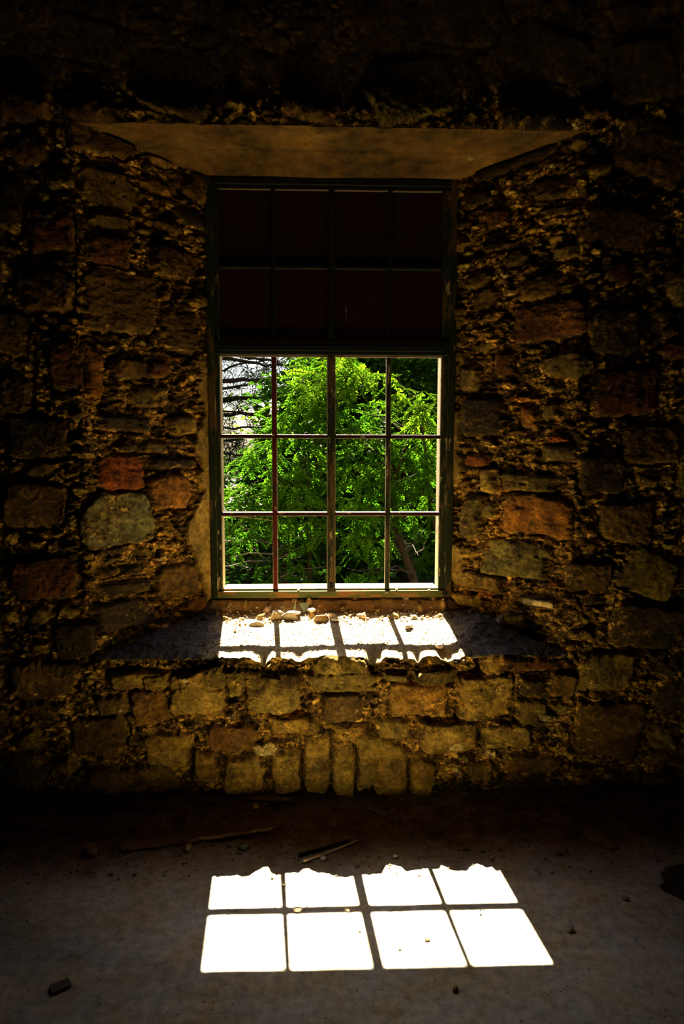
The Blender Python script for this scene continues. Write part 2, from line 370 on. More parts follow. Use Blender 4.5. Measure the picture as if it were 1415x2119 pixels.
R_W = raster(-1.84, 1.99, -.06, 3.72, .003)
X, Y = R_W['X'], R_W['Y']
R_W['w1'] = fbm(X, Y, .11, 1, 5, .55); R_W['w2'] = fbm(X, Y, .11, 21, 5, .55); R_W['w3'] = fbm(X, Y, .06, 41, 5, .7); R_W['w4'] = fbm(X, Y, .05, 61, 4, .65); R_W['w5'] = fbm(X, Y, .022, 65, 3, .6); R_W['w6'] = fbm(X, Y, .022, 69, 3, .6); R_W['w7'] = fbm(X, Y, .014, 73, 2, .6)
R_W['w3'] = R_W['w3']-.9*np.abs(fbm(X, Y, .07, 45, 4, .6))
rough = fbm(X, Y, .10, 81, 6, .62)
R_W['H'][:] = -.002+.011*rough+.007*(1-2*np.abs(R_W['w5']))*np.clip(.5+R_W['w1'], 0, 1)-.030*np.clip(np.abs(R_W['w4'])-.3, 0, 1)+.004*R_W['w7']
mcol = np.array((.36, .215, .05))*(1+.35*fbm(X, Y, .09, 91, 5, .7)+.35*R_W['w7'])[..., None]
mm = sstep(.1, .5, fbm(X, Y, .05, 95, 4, .65))[..., None]; mcol = mcol*(1-mm)+np.array((.13, .075, .022))*mm
R_W['C'][:] = np.clip(mcol, .01, 1)
def throw(R, n, lo, hi, asp, cols, prot, gap=1.08, zone=None, **kw):
    done = 0
    for _ in range(n):
        x0, x1 = R['X'][0, 0], R['X'][0, -1]; y0, y1 = R['Y'][0, 0], R['Y'][-1, 0]
        cx, cy = rng.uniform(x0, x1), rng.uniform(y0, y1)
        if zone and not zone(cx, cy): continue
        hy = rng.uniform(lo, hi); hx = hy*rng.uniform(*asp); rot = rng.normal(0, .22)
        pts = [(0, 0)]+[(math.cos(a)*f, math.sin(a)*f) for a in np.arange(0, 6.28, .7) for f in (gap, .55)]
        ok = True
        for (u, v) in pts:
            i = int((cx+u*hx-R['x0'])/R['st']); j = int((cy+v*hy-R['y0'])/R['st'])
            if 0 <= i < R['occ'].shape[1] and 0 <= j < R['occ'].shape[0] and R['occ'][j, i]: ok = False; break
        if not ok: continue
        stone(R, cx, cy, hx, hy, shade(PAL[cols[rng.integers(len(cols))]]), prot=rng.uniform(*prot), rot=rot, **kw); done += 1
    return done
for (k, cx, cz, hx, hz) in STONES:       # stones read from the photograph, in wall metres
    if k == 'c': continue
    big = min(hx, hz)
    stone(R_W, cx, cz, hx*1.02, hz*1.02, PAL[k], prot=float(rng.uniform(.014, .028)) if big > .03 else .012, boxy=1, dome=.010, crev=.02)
# below the top band of the wall the rubble is bare; above the lintel it is skimmed with plaster
bare = lambda x, z: not (z > 2.98 and rng.random() < .93)
throw(R_W, 1500, .07, .12, (1.1, 1.9), 'bbdybd', (.010, .026), zone=bare, boxy=1)
throw(R_W, 5000, .035, .06, (1.1, 2.3), 'bbdyytdr', (.006, .022), zone=bare)
throw(R_W, 14000, .014, .030, (1.0, 2.6), 'bdytttb', (.002, .020), zone=bare, crev=.008)
throw(R_W, 26000, .006, .013, (1.0, 2.4), 'btdytc', (.002, .018), zone=bare, crev=.005, gap=.9, edge=.005)
for (k, cx, cz, hx, hz) in STONES:       # flakes of pale render still stuck on
    if k == 'c': stone(R_W, cx, cz, hx, hz, PAL['c'], prot=.024, crev=.003, dome=.001, warp=2.2, edge=.004, boxy=cx > .7)
for _ in range(170):
    cx, cz = rng.uniform(-1.1, 1.2), rng.uniform(.05, 2.9); s = rng.uniform(.004, .011)
    stone(R_W, cx, cz, s*rng.uniform(1, 2.4), s, shade((.55,.40,.20), .2), prot=.022, crev=.002, dome=.001, warp=2.0, edge=.003, rot=rng.normal(0, .5))
# the smooth strips of plaster beside the window frame
for sgn, x0 in ((-1, -.548), (1, .614)):
    dist = (X-x0)*sgn
    wid = .05+.022*vnoise(X*0+.3, Y, .13, 7+sgn)+.05*np.exp(-((Y-1.12)/.14)**2)*(sgn < 0)+.012*vnoise(X, Y, .03, 9)
    msk = sstep(0, .012, wid-dist)*(dist > -.05)*sstep(2.2, 1.7, Y+.1*vnoise(X, Y, .1, 3))*sstep(.80, .84, Y)
    if sgn > 0: msk = msk*sstep(-.25, .1, vnoise(X*0, Y, .16, 55))
    R_W['H'][:] = R_W['H']*(1-msk)+(.018+.002*R_W['w3'])*msk
    pc = np.array((.30, .20, .065))*(1+.2*R_W['w4'])[..., None]
    R_W['C'][:] = R_W['C']*(1-msk[..., None])+pc*msk[..., None]; R_W['K'][:] *= 1-msk
# skim of brown plaster above the lintel, its ragged lower edge
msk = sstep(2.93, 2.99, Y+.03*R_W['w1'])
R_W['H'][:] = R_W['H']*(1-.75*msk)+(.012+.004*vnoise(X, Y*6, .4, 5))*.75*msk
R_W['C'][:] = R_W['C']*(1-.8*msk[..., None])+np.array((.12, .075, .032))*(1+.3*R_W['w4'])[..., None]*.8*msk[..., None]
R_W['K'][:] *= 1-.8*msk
band = np.exp(-((Y-2.875)/.04)**2)*(np.abs(X) < 1.25)
R_W['H'][:] += band*(.012+.022*np.abs(rough))

R_S = raster(-1.12, 1.17, -.14, .42, .0035)      # sill, seen from above
X, Y = R_S['X'], R_S['Y']
for n, s in (('w1', 101), ('w2', 121), ('w3', 141), ('w4', 161)): R_S[n] = fbm(X, Y, .05, s, 4, .6)
R_S['w7'] = R_S['w5'] = R_S['w6'] = fbm(X, Y, .02, 191, 3, .6)
R_S['H'][:] = .006*fbm(X, Y, .12, 171, 5, .6)+.003*np.abs(fbm(X, Y, .03, 181, 4, .7))
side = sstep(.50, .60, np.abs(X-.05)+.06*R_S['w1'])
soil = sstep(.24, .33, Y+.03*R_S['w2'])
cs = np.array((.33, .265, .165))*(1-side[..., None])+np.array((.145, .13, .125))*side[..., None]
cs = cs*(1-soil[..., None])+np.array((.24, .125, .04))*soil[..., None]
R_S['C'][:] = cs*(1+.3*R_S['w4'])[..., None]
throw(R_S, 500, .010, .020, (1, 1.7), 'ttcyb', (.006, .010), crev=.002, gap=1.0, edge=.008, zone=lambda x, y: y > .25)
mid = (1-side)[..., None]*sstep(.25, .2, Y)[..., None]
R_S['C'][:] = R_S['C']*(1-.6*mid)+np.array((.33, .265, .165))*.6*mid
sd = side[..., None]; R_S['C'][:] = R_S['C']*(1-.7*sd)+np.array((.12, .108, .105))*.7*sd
R_S['H'][:] += .045*np.exp(-((X-.74)/.14)**2-((Y-.14)/.14)**2)*(1+.3*R_S['w1'])+.012*np.exp(-((X+.75)/.12)**2-((Y-.12)/.12)**2)
R_S['H'][:] += .008*side*np.abs(R_S['w3'])
stone(R_S, -.23, .262, .035, .014, (.58,.46,.26), prot=.026, crev=.004)
stone(R_S, -.165, .262, .045, .016, (.60,.50,.30), prot=.028, crev=.004)
stone(R_S, -.02, .245, .05, .016, (.42,.20,.05), prot=.022, crev=.003)
stone(R_S, -.32, .20, .04, .012, (.50,.40,.24), prot=.012, crev=.003)

R_T = raster(-1.12, 1.17, -.14, .42, .004)       # underside of the lintel
X, Y = R_T['X'], R_T['Y']
for n, s in (('w1', 201), ('w2', 221), ('w3', 241), ('w4', 261)): R_T[n] = fbm(X, Y, .05, s, 4, .6)
R_T['w7'] = R_T['w5'] = R_T['w6'] = fbm(X, Y, .02, 291, 3, .6)
R_T['H'][:] = .003*fbm(X, Y, .2, 271, 4, .5)
groove = np.exp(-((Y-.105-.004*vnoise(X, Y, .2, 3))/.004)**2)*(X < .75)
R_T['H'][:] -= .007*groove
for (a, b, c, y0) in ((.02, .22, .02, .322), (.20, .40, -.01, .335), (-.02, .05, .0, .28)):
    yy = y0+c*np.sin((X-a)*40)*.5+.006*R_T['w2']
    R_T['H'][:] -= .008*np.exp(-((Y-yy)/.003)**2)*sstep(a, a+.02, X)*sstep(b, b-.02, X)
stain = fbm(X, Y, .25, 281, 5, .6)
R_T['C'][:] = np.array((.145, .085, .018))*(1+.75*stain+.35*R_T['w4'])[..., None]
R_T['C'][:] *= (1-.5*groove)[..., None]
throw(R_T, 700, .0025, .006, (1, 1.6), 'dd', (-.004, .0), crev=.0, gap=.8, edge=.004)
stone(R_T, .63, .13, .028, .010, (.66, .52, .30), prot=.006, crev=.0, warp=2)
R_T['H'][:] += .018*sstep(-.02, -.08, Y+.03*R_T['w1'])*np.abs(R_T['w3'])

# ring-shaped grid running from the frame through the splay and out over the wall face
NB, NV = 560, 600            # samples along a horizontal and a vertical side
NT1, NT2 = 120, 165
def perim(r):
    x0, x1, z0, z1 = r; a = np.arange(NB)/NB; b = np.arange(NV)/NV
    return (np.concatenate([x0+(x1-x0)*a, np.full(NV, x1), x1-(x1-x0)*a, np.full(NV, x0)]),
            np.concatenate([np.full(NB, z0), z0+(z1-z0)*b, np.full(NB, z1), z1-(z1-z0)*b]))
rings = []
for i in range(NT1+1):
    t = i/NT1; r = [I_R[k]+(O_R[k]-I_R[k])*t for k in range(4)]
    r[2] = float(np.interp(t, [0, .05, .11, .25, .8, 1], [.825, .815, .768, .742, .688, .668]))
    rings.append((r, DW+(-.1-DW)*t, None))
for i in range(1, NT2+1):
    t = i/NT2; rings.append(([O_R[k]+(V_R[k]-O_R[k])*t for k in range(4)], -.1, 1))
for t in (.03, .1, .25, .5, 1): rings.append(([V_R[k]+(F_R[k]-V_R[k])*t for k in range(4)], -.1, 1))
NR = len(rings); NS = 2*(NB+NV)
P = np.zeros((NR, NS, 3))
for i, (r, y, f) in enumerate(rings):
    px, pz = perim(r); P[i, :, 0] = px; P[i, :, 2] = pz
    P[i, :, 1] = y if f is None else -.1*np.clip(pz/.6, 0, 1)
dt = np.gradient(P, axis=0); ds = (np.roll(P, -1, 1)-np.roll(P, 1, 1))
Nn = np.cross(dt, ds)
def blur(A, ax, n, wrap):
    out = A*0
    for k in range(-n, n+1):
        if wrap: out = out+np.roll(A, k, ax)
        else: out = out+A[np.clip(np.arange(A.shape[0])+k, 0, A.shape[0]-1)]
    return out/(2*n+1)
Nn /= np.linalg.norm(Nn, axis=2, keepdims=True)+1e-9
if Nn[NT1+60, 10, 1] > 0: Nn = -Nn
Nn = blur(blur(blur(Nn, 0, 2, False), 0, 2, False), 1, 2, True); Nn /= np.linalg.norm(Nn, axis=2, keepdims=True)
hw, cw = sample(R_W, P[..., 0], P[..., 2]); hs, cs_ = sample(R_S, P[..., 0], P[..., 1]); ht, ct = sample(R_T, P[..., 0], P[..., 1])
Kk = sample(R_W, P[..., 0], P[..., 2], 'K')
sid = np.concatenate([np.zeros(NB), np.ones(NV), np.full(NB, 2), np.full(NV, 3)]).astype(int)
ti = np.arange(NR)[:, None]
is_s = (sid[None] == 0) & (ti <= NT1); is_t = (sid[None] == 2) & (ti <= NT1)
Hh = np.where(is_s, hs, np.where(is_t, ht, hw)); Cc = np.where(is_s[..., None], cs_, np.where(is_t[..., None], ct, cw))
Hb = blur(blur(Hh, 0, 4, False), 1, 4, True)
corner = np.array([0, NB, NB+NV, 2*NB+NV])
cd = np.min(np.abs((np.arange(NS)[:, None]-corner[None]+NS//2) % NS-NS//2), axis=1)
wgt = np.exp(-(cd/4.0)**2)[None]*(ti <= NT1)
wgt = np.maximum(wgt, np.exp(-((ti-NT1)/2.5)**2)*np.isin(sid, (0, 2))[None])
Hh = Hh*(1-wgt)+Hb*wgt
Hh *= np.clip(ti/4, .15, 1)                                   # settles against the window frame
fade = np.clip((NR-1-ti-3)/3, 0, 1); Hh *= fade
bad = (sid[None] == 0) & (ti > NR-12); Hh = np.where(bad, Hh*.4, Hh)
# the broken lip of the sill: gaps between its stones
lipx = P[..., 0]; yw = np.exp(-((P[..., 1]+.1)/.06)**2)*np.exp(-((P[..., 2]-.66)/.05)**2)
dip = sum(a*np.exp(-((lipx-x0)/s)**2) for (x0, s, a) in ((-.268, .022, .040), (-.302, .014, .016), (-.12, .03, .022), (.005, .05, -.008), (.20, .028, .036),
     (.235, .015, .010), (.335, .03, .02), (.395, .014, .03), (.52, .03, .026), (.56, .02, .016), (-.42, .08, -.006)))
dip = dip+.006*vnoise(lipx, lipx*0, .02, 77)+.004*vnoise(lipx, lipx*0, .008, 78)
P = P+Nn*Hh[..., None]; P[..., 2] -= dip*yw; P[..., 1] += dip*yw*.6
idx = np.arange(NR*NS).reshape(NR, NS)
def faces(i0, i1, ss):
    a = idx[i0:i1][:, ss]; b = idx[i0+1:i1+1][:, ss]; c = np.roll(idx, -1, 1)[i0+1:i1+1][:, ss]; d = np.roll(idx, -1, 1)[i0:i1][:, ss]
    return np.stack([a, b, c, d], -1).reshape(-1, 4)
TINT = {'wall_front': np.array((1.08, 1.06, .58)), 'trim_1': np.ones(3), 'trim_2': np.array((1, .95, .7))}
def submesh(name, fl, mat):
    f = np.concatenate(fl); u, inv = np.unique(f, return_inverse=True)
    cc = np.clip(Cc.reshape(-1, 3)[u]*TINT[name], .003, .9)
    if name == 'wall_front': cc = np.concatenate([cc, Kk.reshape(-1, 1)[u]], 1)
    me = mesh_np(name, P.reshape(-1, 3)[u], inv.reshape(f.shape), cc); return link(me, name, mat)
S = np.arange(NS)
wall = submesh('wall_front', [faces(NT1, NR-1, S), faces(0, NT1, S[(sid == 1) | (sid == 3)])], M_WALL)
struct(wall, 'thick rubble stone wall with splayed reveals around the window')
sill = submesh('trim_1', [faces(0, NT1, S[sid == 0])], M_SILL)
struct(sill, 'sloping sunlit rubble and sand sill inside the window')
lint = submesh('trim_2', [faces(0, NT1, S[sid == 2])], M_SOFF)
struct(lint, 'smooth ochre rendered underside of the lintel above the window')

# ---------------------------------------------------------------- floor
def axis(segs):
    out = []
    for a, b, n in segs: out += list(np.linspace(a, b, n, endpoint=False))
    return np.array(out+[segs[-1][1]])
fxs = axis([(-3.5, -1.6, 20), (-1.6, 1.8, 480), (1.8, 3.7, 20)]); fys = axis([(-5.6, -2.4, 20), (-2.4, -1.3, 60), (-1.3, .03, 230), (.03, .2, 3)])
X, Y = np.meshgrid(fxs, fys)
dirt = sstep(-.72, -.30, Y+.10*fbm(X, Y, .35, 301, 5, .6)+.05*X*0)
Z = .0025*fbm(X, Y, .5, 311, 5, .6)+dirt*(.006*fbm(X, Y, .12, 321, 6, .65)+.004)
Z += dirt*.02*sstep(-.12, .0, Y)
ex = ((X-1.46)/.26)**2+((Y+.68)/.13)**2+.35*fbm(X, Y, .2, 331, 4, .6)
Z -= .16*sstep(1.05, .8, ex)
sp = fbm(X, Y, .03, 341, 3, .6)
conc = np.array((.47, .43, .39))*(1+.22*fbm(X, Y*3, .5, 351, 5, .6)-.25*np.clip(sp-.25, 0, 1))[..., None]
dc = np.array((.135, .080, .034))*(1+.45*fbm(X, Y, .1, 361, 5, .7))[..., None]
dd = (dirt*(.8+.2*vnoise(X, Y, .05, 5)))[..., None]
Cf = np.clip(conc*(1-dd)+dc*dd, .01, .8)
n0, n1 = X.shape; ii = np.arange(n0*n1).reshape(n0, n1)
Ff = np.stack([ii[:-1, :-1], ii[:-1, 1:], ii[1:, 1:], ii[1:, :-1]], -1).reshape(-1, 4)
floor = link(mesh_np('floor', np.stack([X, Y, Z], -1).reshape(-1, 3), Ff, Cf.reshape(-1, 3)), 'floor', M_FLOOR)
struct(floor, 'worn concrete floor, earthy and littered along the wall')

def slab(name, x0, x1, y0, y1, z0, z1, mat, label=None):
    b = MB(); b.box(x0, x1, y0, y1, z0, z1); return struct(b.build(name, mat), label)
slab('wall_left', -3.7, -3.4, -5.6, .6, -.03, 4.3, M_DARKWALL)
slab('wall_right', 3.6, 3.9, -5.6, .6, -.03, 4.3, M_DARKWALL)
slab('wall_back', -3.7, 3.9, -5.9, -5.6, -.03, 4.3, M_DARKWALL)
slab('ceiling', -3.7, 3.9, -5.6, .6, 4.1, 4.3, M_DARKWALL)
# outer face of the same wall, with the painted outer reveal of the window
b = MB(); y0, y1 = DW+.028, DW+.115
ox0, ox1, oz0, oz1 = -.5025, .5605, .852, 2.765
b.box(-3.7, ox0, y0, y1, -.3, 4.3); b.box(ox1, 3.9, y0, y1, -.3, 4.3)
b.box(ox0, ox1, y0, y1, -.3, oz0); b.box(ox0, ox1, y0, y1, oz1, 4.3)
b.build('wall_outside', M_JAMB)['kind'] = 'structure'

# ---------------------------------------------------------------- window
win = empty('window_1', (.03, DW, .83)); struct(win, 'tall steel window, eight boarded panes above twelve open ones')
def wpart(name, bld, mat, label=None):
    o = bld.build(name, mat); o.parent = win; o.matrix_parent_inverse = Matrix.Translation((-.03, -DW, -.83))
    if label: o['label'] = label
    return o
def bars(name, boxes, mat, label=None, c=.002):
    b = MB()
    for q in boxes: b.box(*q, c)
    return wpart(name, b, mat, label)
yf = DW-.012; yb = DW+.03
X0, X1, X2, X3, X4 = -.4988, -.2423, .0301, .3041, .5566
Z0, Z1, Z2, Z3 = 1.9876, 1.6136, 1.2407, .8736
for nm, q1, q2 in (('frame_stile', (-.552, -.520, yf-.012, yb, .828, 2.80), (-.522, -.4995, yf, yb-.004, .85, 2.77)),
                   ('frame_stile', (.588, .620, yf-.012, yb, .828, 2.80), (.5575, .590, yf, yb-.004, .85, 2.77))):
    bars(nm, [q1, q2], M_FRAME)
bars('frame_head', [(-.52, .588, yf-.012, yb, 2.768, 2.80), (-.52, .588, yf, yb-.004, 2.752, 2.770)], M_DARKIRON)
bars('frame_bottom_rail', [(-.53, .60, yf-.010, yb, .828, .862)], M_RAIL, 'green and ochre bottom rail')
bars('inner_sill_bead', [(-.4995, .018, yf+.004, yb+.01, .862, .872), (.043, .5575, yf+.004, yb+.01, .862, .872)], M_PUTTY, 'white sunlit bead', .001)
bars('transom', [(-.52, .588, yf-.012, DW+.001, 1.995, 2.058), (-.50, .558, yf-.016, yf-.004, 2.012, 2.040)], M_DARKIRON)
bars('transom_bead', [(-.4995, .018, yf-.002, DW+.002, 1.9855, 1.996), (.043, .5575, yf-.002, DW+.002, 1.9855, 1.996)], M_PUTTY, 'pale bead under the transom', .001)
bars('centre_mullion', [(.012, .0475, yf-.008, yb, .862, 1.996), (.023, .037, yf-.018, yf-.006, .875, 1.99)], M_FRAME)
for x, hw_ in ((X1, .0095), (X3, .0092)):
    bars('mullion', [(x-hw_, x+hw_, yf, yb-.004, .862, 1.996)], M_BAR if x < 0 else M_FRAME)
for z in (Z1, Z2):
    for (a, b_) in ((X0, X1-.008), (X1+.008, .013), (.047, X3-.008), (X3+.008, X4)):
        bars('muntin', [(a, b_, DW-.018, DW+.019, z-.009, z+.007)], M_BARH)
        bars('glazing_bead', [(a+.004, b_-.004, DW-.0185, DW-.013, z-.0118, z-.0085)], M_PUTTY, None, .0005)
for x, s in ((X0-.001, 1), (X1-.0095, -1), (X1+.0095, 1), (.012, -1), (.0475, 1), (X3-.0092, -1), (X3+.0092, 1), (X4+.001, -1)):
    for (a, b_) in ((Z3, Z2-.01), (Z2+.008, Z1-.01), (Z1+.008, Z0-.004)):
        xa, xb = sorted((x-s*.001, x+s*.0028))
        bars('putty_strip', [(xa, xb, yf+.006, yf+.018, a, b_)], M_PUTTY, None, .0004)
# upper half: bars and eight boarded panes
UC0 = [-.4995, X1, .0301, X3, .5575]; UR0 = [2.058, 2.4, 2.755]
bars('upper_centre_mullion', [(.0165, .0435, yf-.004, yb, 2.055, 2.77)], M_DARKIRON)
for x in (X1, X3): bars('upper_mullion', [(x-.0065, x+.0065, yf, yb-.004, 2.055, 2.77)], M_DARKIRON)
for i in range(4):
    bars('upper_muntin', [(UC0[i]+.007, UC0[i+1]-.007, yf+.002, yb-.006, 2.394, 2.407)], M_DARKIRON)
    bars('upper_glazing_bead', [(UC0[i]+.012, UC0[i+1]-.012, yf-.001, yf+.006, 2.746, 2.752)], M_PUTTY if i % 2 else M_STICK, None, .0005)
    for j in range(2):
        bars('painted_pane', [(UC0[i], UC0[i+1], yb-.014, yb-.008, UR0[j], UR0[j+1])], M_PANEL, 'dark maroon painted pane', .0005)
# glazing clips and chips of white paint left on the bars
for (x, z) in ((X2-.05, Z1+.004), (X2+.085, Z1+.004), (X2+.15, Z1-.004), (X1-.006, Z1+.004), (X1+.03, Z2+.003), (X0+.05, Z2+.003), (.36, Z2+.003), (.115, Z2+.003), (.35, .866), (.30, .852), (-.13, .866), (.51, .862)):
    w_ = random.uniform(.004, .014); bars('paint_chip', [(x-w_, x+w_, yf-.014 if z < .87 else DW-.020, yf+.004, z-.003, z+.004)], M_PUTTY, None, .0006)
b = MB(); b.tube([(X0+.012, yf+.004, Z2-.012), (X0+.10, yf+.003, Z2-.016), (X1-.01, yf+.004, Z2-.034)], [.0028, .0025, .0022], 5)
wpart('loose_glazing_strip', b, M_STICK, 'loose strip hanging across the lower left pane')
b = MB(); b.box(ox0, ox1, yb+.002, DW+.16, .852, .8625, .002); wpart('outer_sill', b, M_JAMB, 'bright sunlit outer sill')
for x in (.0301,):
    bars('latch', [(x-.009, x+.009, yf-.026, yf-.016, .872, .902), (x-.004, x+.004, yf-.036, yf-.024, .880, .888)], M_DARKIRON)
b = MB(); b.tube([(.098, yb-.0145, 2.235), (.101, yb-.0145, 2.21), (.099, yb-.0145, 2.185), (.099, yb-.0145, 2.15)], [.0012, .0032, .0015, .0006], 5); wpart('cobweb_streak', b, M_PUTTY, 'thin white streak on a dark pane')  # cobweb streak on the pane, modelled as a thin pale tube
bars('hinge_pin', [(.574, .598, yf-.018, yf-.011, .840, .856)], M_DARKIRON)

# ---------------------------------------------------------------- outside: ground, trees, branches
b = MB()
gx = np.linspace(-14, 14, 90); gy = np.linspace(.6, 26, 90); X, Y = np.meshgrid(gx, gy)
Z = -.25+.10*fbm(X, Y, 2.5, 401, 4, .6)+np.clip(Y-9, 0, 20)*.03
gc = np.array((.022, .018, .008))*(1+.4*fbm(X, Y, .8, 411, 5, .6))[..., None]
pale = sstep(.1, .5, fbm(X, Y, 1.2, 421, 4, .6))[..., None]; gc = gc*(1-pale)+np.array((.11, .095, .065))*pale
ii = np.arange(8100).reshape(90, 90)
M_GROUND = mat_attr('dry_ground', vlo=.5, vhi=1.4, sc=3, b1=.02, b2=.005)
g = link(mesh_np('ground', np.stack([X, Y, Z], -1).reshape(-1, 3), np.stack([ii[:-1, :-1], ii[:-1, 1:], ii[1:, 1:], ii[1:, :-1]], -1).reshape(-1, 4), np.clip(gc, .01, .8).reshape(-1, 3)), 'ground', M_GROUND)
struct(g, 'dry pale ground rising behind the trees')

M_LOCUST = mat_leaf('locust_leaf', (.0048, .016, .0013), (.0115, .030, .0018), (2.2, 2.3, .8))
M_LOCUST2 = mat_leaf('locust_leaf_bright', (.007, .021, .0014), (.024, .046, .0025), (2.2, 2.2, .8))
M_BROAD = mat_leaf('broad_leaf', (.004, .014, .002), (.010, .026, .003), (1.3, 1.4, .6))
M_CONE = mat_leaf('needle_leaf', (.004, .008, .003), (.010, .014, .005), (.5, .6, .4))
M_PALE = mat_leaf('pale_leaf', (.012, .03, .004), (.035, .055, .009), (1.6, 1.5, .8))

def leaflet(L, W):
    """pointed oval, six corners"""
    return np.array([(0,0,0), (.28*L, W*.48, 0), (.68*L, W*.42, 0), (L, 0, 0), (.68*L, -W*.42, 0), (.28*L, -W*.48, 0)])
def pinnate(n=8, L=.24, l=.042, w=.017, seed=0):
    """one feather-shaped compound leaf lying along +x, drooping; verts (k,6,3)"""
    r = np.random.default_rng(seed); out = []
    for i in range(n):
        s = (i+1.2)/(n+1); x = L*s; z = -.16*L*s*s*2
        for sd in (-1, 1):
            a = sd*(1.15-.35*s)+r.normal(0, .08); q = leaflet(l*(1-.25*abs(s-.45)), w)
            ca, sa = math.cos(a), math.sin(a); tilt = r.normal(-.25, .25)
            q = np.stack([q[:, 0]*ca-q[:, 1]*sa, q[:, 0]*sa+q[:, 1]*ca, q[:, 0]*tilt+q[:, 1]*.2*sd], 1); out.append(q+np.array((x, 0, z)))
    q = leaflet(l, w); out.append(q+np.array((L, 0, -.32*L)))
    for k in (0,):                                                  # the thin leaf stalk
        out.append(np.array([(0,-.0012,0), (L*.5,-.001,-.08*L), (L,0,-.32*L), (L,.0005,-.32*L), (L*.5,.001,-.08*L), (0,.0012,0)]))
    return np.array(out)
PIN = [pinnate(8, .23, seed=s) for s in range(5)]
def rotm(yaw, pitch, roll):
    cy, sy, cp, sp, cr, sr = np.cos(yaw), np.sin(yaw), np.cos(pitch), np.sin(pitch), np.cos(roll), np.sin(roll)
    z = np.zeros_like(yaw); o = z+1
    Rz = np.stack([np.stack([cy,-sy,z],-1), np.stack([sy,cy,z],-1), np.stack([z,z,o],-1)],-2)
    Ry = np.stack([np.stack([cp,z,sp],-1), np.stack([z,o,z],-1), np.stack([-sp,z,cp],-1)],-2)
    Rx = np.stack([np.stack([o,z,z],-1), np.stack([z,cr,-sr],-1), np.stack([z,sr,cr],-1)],-2)
    return Rz @ Ry @ Rx
def scatter(templ, pts, yaw, pitch, roll, sc, tint):
    """place leaf templates; returns verts, faces, colours"""
    R = rotm(yaw, pitch, roll); V = []; Cn = []
    for k in range(len(templ)):
        sel = np.arange(len(pts)) % len(templ) == k
        T = templ[k].reshape(-1, 3)
        v = np.einsum('nij,mj->nmi', R[sel], T)*sc[sel][:, None, None]+pts[sel][:, None]
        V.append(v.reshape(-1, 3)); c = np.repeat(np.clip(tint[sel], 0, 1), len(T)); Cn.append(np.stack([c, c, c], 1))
    V = np.concatenate(V); Cn = np.concatenate(Cn)
    return V, np.arange(len(V)).reshape(-1, 6), Cn
def spray_points(blobs, n, flat=.8):
    pts = []; tn = []
    for (c, r, d) in blobs:
        k = max(3, int(n*d*(r/.4)**2)); u = rng.normal(size=(k, 3)); u /= np.linalg.norm(u, axis=1, keepdims=True)
        rad = r*rng.uniform(.25, 1, k)**.5
        pts.append(np.array(c)+u*rad[:, None]*np.array((1, 1, flat))); tn.append(np.clip(.5+.5*u[:, 2]+rng.normal(0, .2, k), 0, 1))  # leaf tint lighter towards each blob's top, imitating sunlight from above
    return np.concatenate(pts), np.concatenate(tn)
def foliage(name, mat, parent, blobs, n, templ=PIN, sc=(.62, 1.0), droop=.25):
    pts, tn = spray_points(blobs, n); k = len(pts)
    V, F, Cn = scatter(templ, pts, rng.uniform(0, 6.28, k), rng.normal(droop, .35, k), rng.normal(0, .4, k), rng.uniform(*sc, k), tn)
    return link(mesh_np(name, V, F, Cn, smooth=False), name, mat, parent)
SIMPLE = [np.array([leaflet(.07, .042)+np.array((0, 0, 0)), leaflet(.065, .04)@np.array([[0,1,0],[-1,0,0],[0,0,1]])+np.array((.03,.03,.02)), leaflet(.06, .036)@np.array([[-1,0,0],[0,-1,0],[0,0,1]])+np.array((-.02,.03,-.03))])]
NEEDLE = [np.array([leaflet(.12, .010)@rotm(np.array([a]), np.array([t_]), np.array([0.]))[0].T for a, t_ in zip(np.arange(0, 6.28, .7), [.3,-.4,.1,.5,-.2,-.6,.2,.4,-.1])])]
def branchy(name, mat, parent, trunk, tips, r0, r1, wob=.12, n=9):
    b = MB()
    for tp in tips:
        c = Vector(tp); lo = [q for q in trunk[1:] if q.z < c.z-.05] or trunk[1:2]
        a = Vector(min(lo, key=lambda q: (q-c).length)); pts = []
        mid = (a+c)/2+Vector((random.gauss(0, wob), random.gauss(0, wob), abs(random.gauss(.1, wob))))
        for i in range(n):
            s = i/(n-1); p = a*(1-s)**2+mid*2*s*(1-s)+c*s*s; pts.append(p+Vector((random.gauss(0, wob*.08),)*3))
        b.tube(pts, [r0+(r1-r0)*(i/(n-1)) for i in range(n)], 6)
    return b.build(name, mat, parent, smooth=True)

def tree(name, label, cat, root, trunk, mat, blobs, n, bark=M_BARK, templ=PIN, sc=(.62, 1.0), droop=.25, r0=.07, group=None, twig=.010):
    e = empty(name, root); top(e, label, cat, group)
    e.matrix_world.translation = Vector(root)
    inv = Matrix.Translation(-Vector(root))
    parts = []
    b = MB(); b.tube(trunk, [r0*(1-.6*i/(len(trunk)-1)) for i in range(len(trunk))], 10); parts.append(b.build('trunk', bark, e, smooth=True))
    parts.append(branchy('branches', bark, e, trunk, [c for (c, r, d) in blobs], twig, .004))
    parts.append(foliage('foliage', mat, e, blobs, n, templ, sc, droop))
    for p in parts: p.matrix_parent_inverse = inv
    return e
def blob(px, py, Y, rpx, d=1.0):
    c = at(px, py, Y); return (tuple(c), rpx*(Y-CAM.y)/FPX, d)
GZ = -.25
